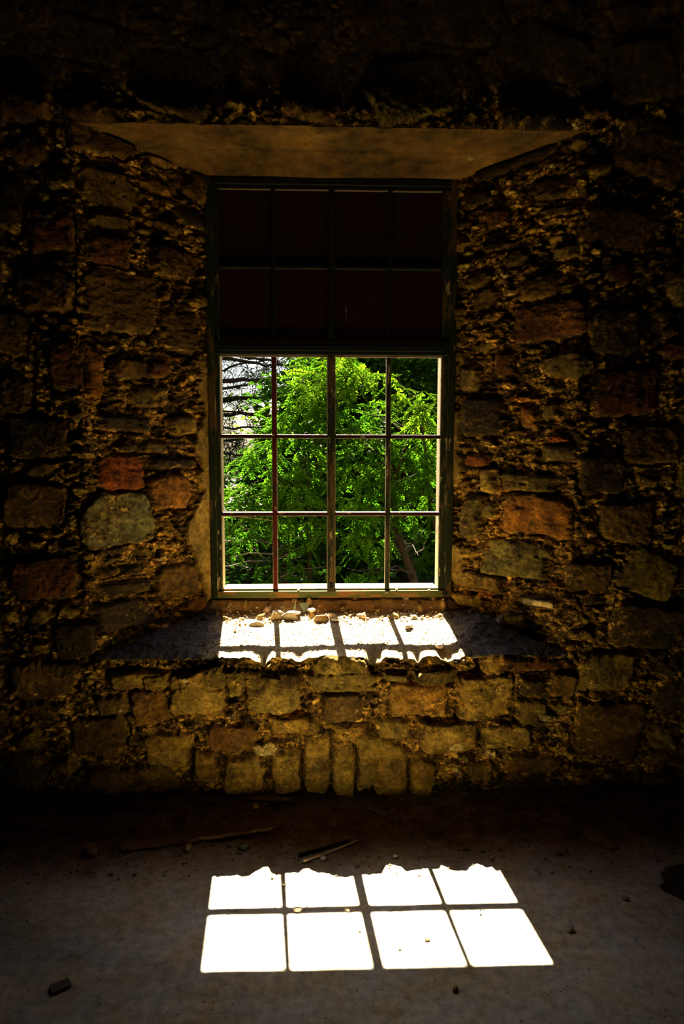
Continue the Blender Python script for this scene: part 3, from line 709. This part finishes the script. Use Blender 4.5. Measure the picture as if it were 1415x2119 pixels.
# bright locust on the left half of the view
B = [blob(660, 775, 3.0, 42), blob(625, 800, 2.9, 40), blob(610, 845, 2.9, 42), blob(662, 850, 2.8, 48), blob(590, 880, 3.0, 36), blob(640, 745, 3.2, 36), blob(700, 735, 3.2, 42),
     blob(640, 900, 3.1, 40), blob(545, 930, 3.2, 38), blob(520, 950, 3.3, 26, .8), blob(500, 1020, 2.9, 34), blob(540, 1030, 2.8, 40), blob(590, 1000, 2.8, 42), blob(640, 985, 2.9, 44), blob(620, 1040, 2.7, 42),
     blob(560, 1060, 2.8, 36), blob(500, 1090, 3.0, 40), blob(490, 1130, 3.1, 26, .8), blob(650, 1100, 2.8, 36), blob(640, 950, 3.0, 36), blob(590, 1090, 3.2, 34, .8), blob(610, 1140, 3.1, 34, .5), blob(560, 1180, 3.3, 40, .5), blob(640, 1180, 3.2, 40, .5)]
tr = [at(585, 1330, 3.9), at(588, 1180, 3.85), at(600, 1040, 3.8), at(640, 940, 3.7)]; tr[0].z = GZ
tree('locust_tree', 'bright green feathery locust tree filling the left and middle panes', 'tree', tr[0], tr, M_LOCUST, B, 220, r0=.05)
B = [blob(700, 745, 2.7, 34), blob(740, 765, 2.6, 40), blob(670, 775, 2.6, 36), blob(630, 790, 2.6, 26, .8), blob(780, 790, 2.8, 26, .7), blob(720, 795, 2.7, 30, .7), blob(655, 820, 2.6, 30, .7)]
t2 = [at(700, 900, 3.3), at(705, 850, 3.1), at(706, 800, 2.9)]; t2 = [tr[3], at(690, 880, 3.2), at(700, 810, 2.9)]
e = tree('locust_sapling', 'sunlit yellow-green locust crown behind the top of the centre mullion', 'tree', (t2[0].x, t2[0].y, GZ), [Vector((t2[0].x, t2[0].y, GZ))]+t2, M_LOCUST2, B, 200, r0=.03)
# locust on the right half
B = [blob(850, 820, 2.7, 34), blob(885, 850, 2.6, 34), blob(820, 780, 2.8, 22, .6), blob(895, 885, 2.7, 24), blob(860, 865, 2.9, 30, .7)]
t4 = [at(870, 1330, 3.5), at(856, 1200, 3.4), at(838, 1150, 3.35), at(818, 1090, 3.3), at(812, 1000, 3.2), at(850, 900, 3.0)]; t4[0].z = GZ
tree('locust_sapling', 'sunlit yellow-green locust spray in the top right pane', 'tree', (t4[0].x+.5, t4[0].y, GZ), [Vector((t4[0].x+.5, t4[0].y, GZ)), at(890, 1060, 3.2), at(880, 930, 3.0), at(870, 870, 2.9)], M_LOCUST2, B, 200, r0=.022)
B = [blob(730, 850, 3.1, 44, .8), blob(780, 850, 3.4, 40, .7), blob(740, 910, 3.0, 46), blob(800, 920, 3.1, 48), blob(860, 930, 3.0, 46), blob(900, 960, 3.1, 44), blob(730, 980, 2.9, 44), blob(790, 990, 3.0, 46), blob(850, 1000, 3.0, 44),
     blob(900, 1040, 3.1, 42), blob(720, 1050, 2.8, 42), blob(770, 1070, 2.9, 44), blob(830, 1060, 3.1, 36, .8), blob(740, 1120, 2.7, 36), blob(790, 1130, 2.9, 32, .7), blob(880, 1100, 3.6, 36, .6), blob(715, 1180, 2.6, 26, .8), blob(770, 1185, 2.9, 26, .6), blob(885, 1150, 3.8, 34, .5)]
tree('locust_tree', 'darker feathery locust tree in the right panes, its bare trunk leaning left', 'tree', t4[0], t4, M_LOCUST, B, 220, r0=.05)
# far broadleaf trees, conifer
def far_tree(label, x0, x1, y0, y1, Y, nb, rr, n, mat, templ, cat='tree', name='broadleaf_tree', sc=(.9, 1.6), px=None, bark=M_BARK, r0=.1, extra=()):
    B = list(extra)
    for _ in range(nb):
        yy = Y+random.uniform(-.5, .9); B.append(blob(random.uniform(x0, x1), random.uniform(y0, y1), yy, rr*random.uniform(.7, 1.2)))
    px = px or (x0+x1)/2; bs = at(px, 1200, Y); bs.z = GZ
    m = at(px, (y0+y1)/2, Y); m.z = max([m.z]+[b_[0][2]-.8 for b_ in extra])
    return tree(name, label, cat, bs, [bs+(m-bs)*(i/6) for i in range(7)], mat, B, n, bark=bark, templ=templ, sc=sc, r0=r0)
far_tree('dark bushy tree behind the locusts, seen in the middle panes', 570, 740, 730, 1060, 5.6, 26, 66, 130, M_BROAD, SIMPLE, sc=(1., 1.8))
far_tree('dark bushy tree behind the locusts, seen in the right panes', 740, 930, 720, 1060, 5.4, 28, 66, 130, M_BROAD, SIMPLE, sc=(1., 1.8))
far_tree('tall dense tree far behind, across the right half', 690, 950, 690, 1150, 8.5, 22, 100, 110, M_BROAD, SIMPLE, sc=(1.4, 2.6),
         extra=[((random.uniform(-.3, 4.6), 8.5+random.uniform(-.6, 1.2), random.uniform(2.6, 7.4)), random.uniform(.6, .95), .8) for _ in range(52)])  # high crown out of view, added to block sky light reaching the floor
far_tree('thin pale green tree far behind the conifer in the left panes', 455, 570, 850, 1000, 10.5, 16, 45, 7, M_PALE, SIMPLE, sc=(1.2, 2.2), r0=.06,
         extra=[((random.uniform(-5.5, .3), 10.5+random.uniform(-.6, 1.2), random.uniform(5.0, 9.6)), random.uniform(.7, 1.1), .7) for _ in range(52)], px=700)  # upper blobs unseen, put in to cut the sky light entering the room
far_tree('broad dark tree far behind, low in the left panes', 440, 600, 930, 1180, 9.0, 22, 62, 60, M_BROAD, SIMPLE, sc=(1.3, 2.4),
         extra=[((random.uniform(-7.5, -2.9), 9+random.uniform(-.8, .8), random.uniform(.1, 3.2)), random.uniform(.55, .9), .6) for _ in range(44)], px=430)
far_tree('low shady shrub under the locusts in the bottom middle panes', 560, 760, 1100, 1230, 4.6, 22, 44, 110, M_BROAD, SIMPLE, 'shrub', 'shrub', r0=.03)
far_tree('low shrub with small glossy leaves in the bottom right panes', 780, 930, 1080, 1230, 4.7, 22, 42, 110, M_BROAD, SIMPLE, 'shrub', 'shrub', r0=.03,
         extra=[((random.uniform(1.5, 3.6), 5.0+random.uniform(-.5, .5), random.uniform(-.1, 1.9)), random.uniform(.4, .55), .7) for _ in range(26)])
far_tree('low dark brushwood in the bottom left panes', 445, 600, 1100, 1225, 5.6, 20, 36, 75, M_BROAD, SIMPLE, 'shrub', 'shrub', r0=.03,
         extra=[((random.uniform(-4.6, -2.0), 5.8+random.uniform(-.5, .5), random.uniform(-.1, 1.3)), random.uniform(.35, .5), .8) for _ in range(26)])
# conifer: level branches with dark tufts
cy_ = 8.2
base = at(438, 1200, cy_); base.z = GZ
ce = empty('conifer_tree', base); top(ce, 'dark conifer with level bare branches against the white sky', 'tree'); inv = Matrix.Translation(-base)
b = MB(); tip = at(442, 560, cy_); b.tube([base, (base+tip)/2, tip], [.22, .17, .08], 10); p = b.build('trunk', M_BARK, ce, smooth=True); p.matrix_parent_inverse = inv
bl = []; 
for (ya, yb2, xe, rr) in ((745, 757, 640, .028), (722, 760, 600, .03), (790, 778, 612, .035), (804, 782, 590, .022), (832, 815, 610, .03), (826, 818, 625, .02), (857, 862, 640, .036), (852, 856, 560, .015), (880, 892, 600, .018), (912, 905, 560, .02), (768, 742, 560, .02), (935, 950, 570, .02)):
    b = MB(); pts = []
    for i in range(12):
        s = i/11; q = at(442+(xe-442)*s, ya+(yb2-ya)*s+2.5*math.sin(s*7+ya), cy_-.6*s+.3*math.sin(ya)); pts.append(q+Vector((0, 0, random.gauss(0, .012))))
    b.tube(pts, [rr*(1.2-.8*i/11) for i in range(12)], 6)
    for k in range(10):
        j = random.randint(2, 11); q = pts[j]; v = Vector((random.uniform(-.1, .5), random.uniform(-.3, .3), random.uniform(-.28, .3))); b.tube([q, q+v*.5+Vector((0, 0, .03)), q+v], [.008, .006, .003], 4)
        if random.random() < .55: bl.append((tuple(q+v*.8), random.uniform(.09, .2), 1.6))
    p = b.build('branch', M_BARK, ce, smooth=True); p.matrix_parent_inverse = inv
for (px, py, r) in ((475, 775, 20), (500, 790, 24), (530, 785, 18), (560, 775, 22), (590, 765, 20), (470, 810, 22), (520, 830, 16), (465, 750, 14), (585, 740, 22), (610, 750, 20), (560, 790, 12), (480, 840, 22), (540, 800, 12),
                    (465, 870, 20), (470, 915, 24), (500, 920, 22), (540, 915, 20), (480, 960, 26), (470, 1000, 22)):
    c, rr, d = blob(px, py, cy_-.2, r, 3.2); bl.append((c, rr, d))
p = foliage('needles', M_CONE, ce, bl, 26, NEEDLE, (.8, 1.5), 0); p.matrix_parent_inverse = inv
# dead brushwood low on the left and right
def deadwood(label, lines, r, Y):
    b = MB()
    for (x0, y0, x1, y1, k) in lines:
        pts = []
        for i in range(8):
            s = i/7; pts.append(at(x0+(x1-x0)*s, y0+(y1-y0)*s+3*math.sin(s*5+x0), Y+.25*s*math.sin(x0))+Vector((0, 0, random.gauss(0, .006))))
        b.tube(pts, [r*k*(1-.6*i/7) for i in range(8)], 6)
    return top(b.build('dead_branch', M_BARKG, smooth=True), label, 'branch')
deadwood('bare grey branch with side twigs in the bottom left pane', [(455, 1120, 605, 1124, 1.2), (520, 1123, 560, 1085, .5), (500, 1122, 560, 1160, .5), (480, 1150, 600, 1144, 1.0), (560, 1146, 620, 1100, .4), (460, 1170, 560, 1160, .6)], .011, 3.5)
deadwood('crooked dead branch in front of the leaves in the bottom middle pane', [(575, 1160, 690, 1098, .6), (610, 1142, 640, 1120, .4), (580, 1190, 690, 1170, .5)], .008, 3.3)
deadwood('forked pale dead twigs beside the leaning trunk', [(836, 1119, 852, 1130, .8), (852, 1130, 866, 1146, .8), (866, 1146, 880, 1122, .6), (838, 1137, 850, 1128, .5), (842, 1133, 840, 1118, .4), (858, 1150, 878, 1130, .5)], .007, 3.2)
b = MB(); b.tube([at(700, 1190, 4.0)+Vector((0,0,-.1)), at(780, 1205, 4.0)+Vector((0,0,-.1)), at(860, 1210, 4.1)+Vector((0,0,-.1))], [.03, .028, .024], 8)
top(b.build('fallen_branch', M_BARK, smooth=True), 'dark fallen branch just above the outer sill, right of the centre mullion', 'branch')

# ---------------------------------------------------------------- small things on the sill and the floor
def bvh(o):
    me = o.data; return BVHTree.FromPolygons([v.co.copy() for v in me.vertices], [tuple(p.vertices) for p in me.polygons])
BS, BF, BWL = bvh(sill), bvh(floor), bvh(wall)
def drop(tree_, x, y):
    h = tree_.ray_cast(Vector((x, y, 1.2)), Vector((0, 0, -1))); return h[0].z if h[0] else 0
def mat_flat(name, c1, c2, rough=.8): return mat_plain(name, c1, c2, 40, rough, .001)
M_PEB = mat_flat('cream_pebble', (.42, .34, .22), (.62, .54, .40)); M_PEBD = mat_flat('brown_pebble', (.14, .08, .035), (.26, .17, .08)); M_PEBG = mat_flat('grey_pebble', (.22, .19, .16), (.38, .34, .29))
def pebble(name, label, x, y, r, mat, T=BF, flat=.6, cat='stone', group=None, asp=1.3, ang=None, sink=.15):
    import bmesh
    bm = bmesh.new(); bmesh.ops.create_icosphere(bm, subdivisions=3, radius=1)
    a = ang if ang is not None else random.uniform(0, 3.1); o3 = Vector((random.random()*50, 0, 0))
    from mathutils import noise as mn
    cuts = [(Vector((random.gauss(0,1), random.gauss(0,1), random.gauss(0,.7))).normalized(), random.uniform(.62, .9)) for _ in range(7)]
    for v in bm.verts:
        d = v.co.copy()
        for nrm, k in cuts:
            t_ = v.co.dot(nrm)
            if t_ > k: v.co -= nrm*(t_-k)*.85
        v.co *= 1+.10*mn.noise(d*1.6+o3)+.04*mn.noise(d*5+o3)
        v.co = Vector((v.co.x*asp, v.co.y, v.co.z*flat))*r
    bm.transform(Matrix.Rotation(a, 4, 'Z'))
    zmin = min(v.co.z for v in bm.verts); me = bpy.data.meshes.new(name); bm.to_mesh(me); bm.free()
    me.polygons.foreach_set('use_smooth', [True]*len(me.polygons))
    o = link(me, name, mat); o.location = (x, y, drop(T, x, y)-zmin-sink*r); return top(o, label, cat, group)
pebble('pebble', 'white pebble in the sunlight beside the shadow of the centre mullion', .045, .235, .014, M_PEB, BS, .65, asp=1.7, ang=-.3)
pebble('stone_chip', 'pale stone chip right of the glass shard on the sill', -.065, .292, .015, M_PEB, BS, .7, asp=1.5, ang=.5)
pebble('stone_chip', 'small pale chip at the back edge of the sunlight, left of the glass splinter', -.205, .30, .008, M_PEB, BS, .8)
pebble('mortar_lump', 'long cream mortar lump lying in the second sunlit square of the sill', -.155, .268, .021, M_PEB, BS, .5, 'mortar lump', asp=1.8, ang=.05)
pebble('mortar_lump', 'cream mortar lump against the first mullion shadow on the sill', -.228, .262, .016, M_PEB, BS, .55, 'mortar lump', asp=1.4, ang=.3)
pebble('mortar_lump', 'knobbly grey lump in the rightmost sunlit square of the sill', .385, .150, .020, M_PEBG, BS, .7, 'mortar lump', asp=1.1)
pebble('mortar_lump', 'pale crumbling lump at the right end of the sunlit strip', .50, -.02, .022, M_PEB, BS, .8, 'mortar lump')
pebble('stone_chip', 'ochre chip with dry leaf behind the third sunlit square', .31, .262, .010, M_PEBD, BS, .7)
pebble('stone_chip', 'dark chip in the leftmost sunlit square of the sill', -.415, .135, .007, M_PEBD, BS, .8)
for k, (x, y, r) in enumerate([(-.40, .21, .007), (-.33, .235, .009), (.12, .27, .008), (.20, .262, .007), (.46, .245, .008), (.27, .24, .006)]):
    pebble('crumb', ['crumb at the back left corner of the first sunlit square', 'crumb left of the cream mortar lumps', 'brown crumb just right of the centre mullion shadow', 'cream crumb at the back edge of the third sunlit square', 'brown crumb at the back right of the fourth sunlit square', 'tiny cream crumb between the third and fourth sunlit squares'][k], x, y, r, M_PEB if k % 2 else M_PEBD, BS, .8, 'mortar crumb', 'mortar crumbs along the back of the sill')
def shard(name, label, pts, th, mat, loc, rot, cat):
    b = MB(); n = len(pts); vs = [(x, -th/2, z) for x, z in pts]+[(x, th/2, z) for x, z in pts]
    b.quad_add(vs, [tuple(range(n)), tuple(range(2*n-1, n-1, -1))]+[(i, (i+1) % n, n+(i+1) % n, n+i) for i in range(n)])
    o = b.build(name, mat); o.location = loc; o.rotation_euler = rot; return top(o, label, cat)
m, t, bb, _ = nodes('green_tinged_glass'); bb.inputs['Base Color'].default_value = (.75, .85, .6, 1); bb.inputs['Transmission Weight'].default_value = .75; bb.inputs['Roughness'].default_value = .12; bb.inputs['IOR'].default_value = 1.5; M_GLASS = m
z = drop(BS, -.10, .305)
shard('glass_shard', 'pointed shard of glass, white along the top, standing on the sill', [(0, 0), (.022, .028), (.026, .042), (.018, .052), (-.016, .050), (-.024, .040)], .006, M_GLASS, (-.10, .300, z-.004), (-.5, 0, .05), 'glass')
z = drop(BS, -.145, .32)
shard('glass_shard', 'narrow upright glass splinter left of the larger shard', [(-.008, 0), (.006, 0), (.002, .034), (.006, .056), (-.001, .036)], .004, M_GLASS, (-.148, .318, z-.002), (-.2, .1, .2), 'glass')
def twig(name, label, pts, r, mat, T, cat='twig', group=None, lift=.001, n=6):
    P_ = []
    for i in range(len(pts)-1):
        for k in range(n):
            s = k/n; P_.append((pts[i][0]*(1-s)+pts[i+1][0]*s, pts[i][1]*(1-s)+pts[i+1][1]*s))
    P_.append(pts[-1]); zz = [drop(T, x, y) for x, y in P_]; zm = np.array(zz); zs_ = np.convolve(np.pad(zm, 3, 'edge'), np.ones(7)/7, 'valid')
    b = MB(); b.tube([(x, y, max(z_, z0_)+r*.8+lift) for (x, y), z_, z0_ in zip(P_, zs_, zm)], [r*(1-.5*i/len(P_)) for i in range(len(P_))], 6)
    return top(b.build(name, mat, smooth=True), label, cat, group)
twig('twig', 'thin brown twig lying in the second sunlit square of the sill', [(-.062, .145), (-.045, .158), (-.015, .195)], .0022, M_STICK, BS)
twig('twig', 'little curled twig in the leftmost sunlit square of the sill', [(-.40, .14), (-.392, .165), (-.375, .185)], .002, M_STICK, BS)
twig('twig', 'crossed dry stalk at the back of the third sunlit square', [(.30, .23), (.325, .26), (.345, .30)], .002, M_STICK, BS)
# crumpled plastic scraps in the shade at the right end of the sill
def scrap(label, outline, c, mat, folds, name='plastic_scrap', T=BS, h=.012, cat='plastic scrap'):
    n = 14; V = []; F_ = []; xs = [p_[0] for p_ in outline]
    cx_, cy2 = c
    k = len(outline); V.append((0, 0, h*1.2))
    for ri in range(1, 6):
        for i in range(k*3):
            a = i/3; i0 = int(a) % k; f_ = a-int(a); p0 = outline[i0]; p1 = outline[(i0+1) % k]
            x, y = (p0[0]*(1-f_)+p1[0]*f_)*ri/5, (p0[1]*(1-f_)+p1[1]*f_)*ri/5
            V.append((x, y, h*(1.2-.15*ri)+h*math.sin(x*folds+ri)*.8+h*.6*math.sin(y*folds*1.3+i)))
    m3 = k*3
    for i in range(m3): F_.append((0, 1+i, 1+(i+1) % m3))
    for ri in range(4):
        for i in range(m3): F_.append((1+ri*m3+i, 1+(ri+1)*m3+i, 1+(ri+1)*m3+(i+1) % m3, 1+ri*m3+(i+1) % m3))
    V = [(x+cx_, y+cy2, drop(T, x+cx_, y+cy2)+max(.001, z_)) for x, y, z_ in V]
    me = bpy.data.meshes.new(name); me.from_pydata(V, [], F_); me.update(); o = link(me, name, mat)
    md = o.modifiers.new('thickness', 'SOLIDIFY'); md.thickness = .001; return top(o, label, cat)
M_PLA = mat_flat('grey_plastic', (.30, .28, .27), (.42, .38, .36), .45); M_PLB = mat_flat('blue_plastic', (.035, .06, .11), (.07, .11, .18), .5)
scrap('crumpled grey plastic scrap on the heap at the right of the sill', [(-.03, -.05), (.012, -.03), (.022, .0), (.05, .03), (.02, .055), (-.03, .04)], (.815, .135), M_PLA, 60, h=.02)
scrap('blue plastic scrap beside the crumpled grey one', [(-.02, -.01), (.03, -.006), (.05, .012), (.01, .02), (-.02, .016)], (.855, .165), M_PLB, 70, h=.018)
scrap('small dark blue scrap near the right end of the sill', [(-.02, -.015), (.022, -.01), (.018, .015), (-.012, .018)], (.93, .13), M_PLB, 80)
# boards and litter on the floor
def board(name, label, a, b_, w_, th, mat, cat='board'):
    a = Vector((*a, 0)); b2 = Vector((*b_, 0)); d = (b2-a); L = d.length; n = 16; MBo = MB(); nrm = Vector((-d.y, d.x, 0)).normalized()
    vs = []
    for i in range(n+1):
        s = i/n; ww = w_*(.5+.07*math.sin(i*2.1))*(1 if 0 < i < n else .72); p_ = a+d*s
        zb = .002
        for (u, hh) in ((-1, 0), (1, 0), (1, th), (-1, th)):
            q = p_+nrm*u*ww; vs.append((q.x, q.y, zb+hh))
    zz = max(drop(BF, (a+d*s).x+nrm.x*u*w_*.4, (a+d*s).y+nrm.y*u*w_*.4) for s in np.linspace(0, 1, 12) for u in (-1, 0, 1))
    vs = [(x, y, z_+zz*.8) for x, y, z_ in vs]
    fs = [(0,1,2,3), (4*n+3, 4*n+2, 4*n+1, 4*n)]
    for i in range(n):
        for k in range(4): fs.append((4*i+k, 4*i+(k+1) % 4, 4*i+4+(k+1) % 4, 4*i+4+k))
    MBo.quad_add(vs, fs); return top(MBo.build(name, mat), label, cat)
board('wooden_board', 'long flat board lying on the dirt left of the sun patch', (-.80, -.385), (-.22, -.255), .075, .014, M_WOOD)
board('wooden_lath', 'short pale lath at the foot of the wall below the arch stones', (-.345, -.055), (-.15, -.070), .02, .008, M_STICK, 'lath')
board('wooden_board', 'dark board in the shadows at the far left of the floor', (-1.38, -.18), (-.86, -.30), .06, .012, M_WOOD)
board('wooden_lath', 'narrow lath close to the wall at the left', (-1.1, -.09), (-.72, -.115), .025, .008, M_WOOD, 'lath')
twig('stick', 'pale-ended stick lying diagonally just behind the sun patch', [(-.09, -.498), (.02, -.435), (.125, -.368)], .0065, M_STICK, BF, 'stick')
twig('stick', 'darker stick beside the pale-ended one', [(-.11, -.46), (.02, -.405), (.09, -.365)], .006, M_BARK, BF, 'stick')
twig('twig', 'short straight twig on the dirt below the vertical stones at the right', [(.272, -.14), (.296, -.276)], .003, M_STICK, BF)
twig('twig', 'short twig on the dirt between the pale lath and the sun patch', [(.088, -.177), (.143, -.115)], .004, M_STICK, BF)
twig('stalk', 'thin stalk crossing the end of the long board', [(-.28, -.33), (-.265, -.25)], .003, M_STICK, BF, 'stalk')
pebble('pebble', 'pale pebble on the shadow line in the middle of the sun patch', -.103, -.765, .011, M_PEB, BF, .7, asp=1.4)
pebble('pebble', 'small pebble on the shadow line beside the centre mullion shadow', .063, -.768, .008, M_PEB, BF, .6, asp=1.5)
pebble('pebble', 'brown pebble inside the sunlit square right of the wide shadow', .312, -.917, .007, M_PEBD, BF, .8)
pebble('pebble', 'tiny stone in the rightmost near sunlit square', .51, -.80, .0045, M_PEBD, BF, .8)
pebble('pebble', 'tiny stone in the second near sunlit square', .10, -.87, .0045, M_PEBD, BF, .8)
pebble('pebble', 'tiny stone in the third near sunlit square', .22, -.955, .004, M_PEBD, BF, .8)
pebble('pebble', 'grey pebble on the floor to the right of the sun patch', .783, -.886, .012, M_PEBG, BF, .7)
pebble('pebble', 'grey pebble near the pit at the right edge', 1.03, -.74, .010, M_PEBG, BF, .7)
pebble('pebble', 'pebble on the shadow of the first mullion at the top of the sun patch', -.157, -.625, .008, M_PEBG, BF, .7)
pebble('pebble', 'pale pebble beside the diagonal stick', -.016, -.476, .012, M_PEBG, BF, .7)
pebble('pebble', 'pale brown pebble just below the pale lath', -.302, -.107, .014, M_PEB, BF, .7, asp=1.4)
pebble('stone', 'brown stone lying left of the pale lath near the wall', -.522, -.075, .022, M_PEBD, BF, .7)
pebble('stone', 'flat stone on the dirt left of the long board', -.915, -.408, .035, M_PEBD, BF, .55)
pebble('stone', 'light chip on top of the dirt beyond the far end of the long board', -.43, -.09, .013, M_PEBD, BF, .7)
pebble('stone', 'pale brown stone on the dirt above the long board', -.78, -.27, .018, M_PEBD, BF, .7)
pebble('stone', 'round stone between the long board and the sun patch', -.539, -.405, .018, M_PEBD, BF, .7)
pebble('stone', 'greenish stone right of the long board', -.323, -.394, .02, mat_flat('mossy_stone', (.05, .06, .03), (.10, .11, .05)), BF, .6)
pebble('stone', 'stone behind the thin twig near the middle of the wall foot', .262, -.115, .016, M_PEBD, BF, .7)
pebble('stone', 'pale stone just above the peak of the third sunlit square', .258, -.47, .010, M_PEBG, BF, .7)
pebble('stone', 'flat stone on the shaded floor right of the sun patch', 1.087, -.381, .05, M_PEBD, BF, .3, asp=1.7)
pebble('stone', 'small stone on the bare floor in front of the sun patch', .36, -1.12, .008, M_PEBD, BF, .8)
pebble('stone', 'small stone on the bare floor near the right front corner of the picture', .32, -1.25, .007, M_PEBG, BF, .8)
o = board('tile_fragment', 'broken tile piece lying flat on the floor at the lower left', (-.80, -1.09), (-.755, -1.06), .035, .006, mat_flat('dull_tile', (.07, .055, .04), (.10, .08, .06)), 'tile')
# gravel near the foot of the wall: countless crumbs, one object
import bmesh
bm = bmesh.new(); bmesh.ops.create_icosphere(bm, subdivisions=1, radius=1); T0 = np.array([v.co[:] for v in bm.verts]); TF = np.array([[v.index for v in f.verts] for f in bm.faces]); bm.free()
V = []; Fs = []; cs = []
for i in range(2600):
    x = rng.uniform(-1.5, 1.5); y = -.02-abs(rng.normal(0, .26)) if rng.random() < .85 else rng.uniform(-1.5, -.3)
    if y < -1.6: continue
    r = rng.uniform(.0015, .0055)*(1.0 if rng.random() < .9 else 1.7)
    if y < -.6: r = min(r, .003)*.8
    q = T0*r*rng.uniform(.7, 1.25, (len(T0), 1))*np.array((1.2, 1, .7)); V.append(q+np.array((x, y, drop(BF, x, y)+r*.4))); Fs.append(TF+i*len(T0) if False else TF+(len(V)-1)*len(T0))
    c = np.array([(.16,.10,.05), (.30,.22,.12), (.10,.07,.04), (.42,.35,.24)][rng.integers(4)]); cs.append(np.repeat(c[None], len(T0), 0))
gr = link(mesh_np('gravel', np.concatenate(V), np.concatenate(Fs), np.concatenate(cs), smooth=False), 'gravel', mat_attr('gravel', vlo=.8, vhi=1.2))
gr['kind'] = 'stuff'; top(gr, 'fine gravel and crumbs scattered over the floor along the wall', 'gravel')
V = []; Fs = []; cs = []
for i in range(2400):
    x = rng.uniform(-.9, .98); y = rng.uniform(-.07, .33)
    s = np.interp(y, [-.1, .366], [1, 0]);
    if not (-.56-.40*s < x < .62+.38*s): continue
    r = rng.uniform(.0012, .0042)*(1.6 if y > .22 else 1)
    q = T0*r*rng.uniform(.7, 1.25, (len(T0), 1)); V.append(q+np.array((x, y, drop(BS, x, y)+r*.3))); Fs.append(TF+(len(V)-1)*len(T0))
    c = np.array([(.48,.36,.20), (.42,.24,.09), (.50,.42,.28), (.40,.33,.23)][rng.integers(4)]); 
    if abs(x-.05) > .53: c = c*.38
    cs.append(np.repeat(c[None], len(T0), 0))
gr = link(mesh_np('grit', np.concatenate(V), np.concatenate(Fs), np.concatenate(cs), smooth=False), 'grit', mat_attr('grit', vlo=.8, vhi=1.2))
gr['kind'] = 'stuff'; top(gr, 'sandy grit and crumbs covering the inner sill', 'grit')
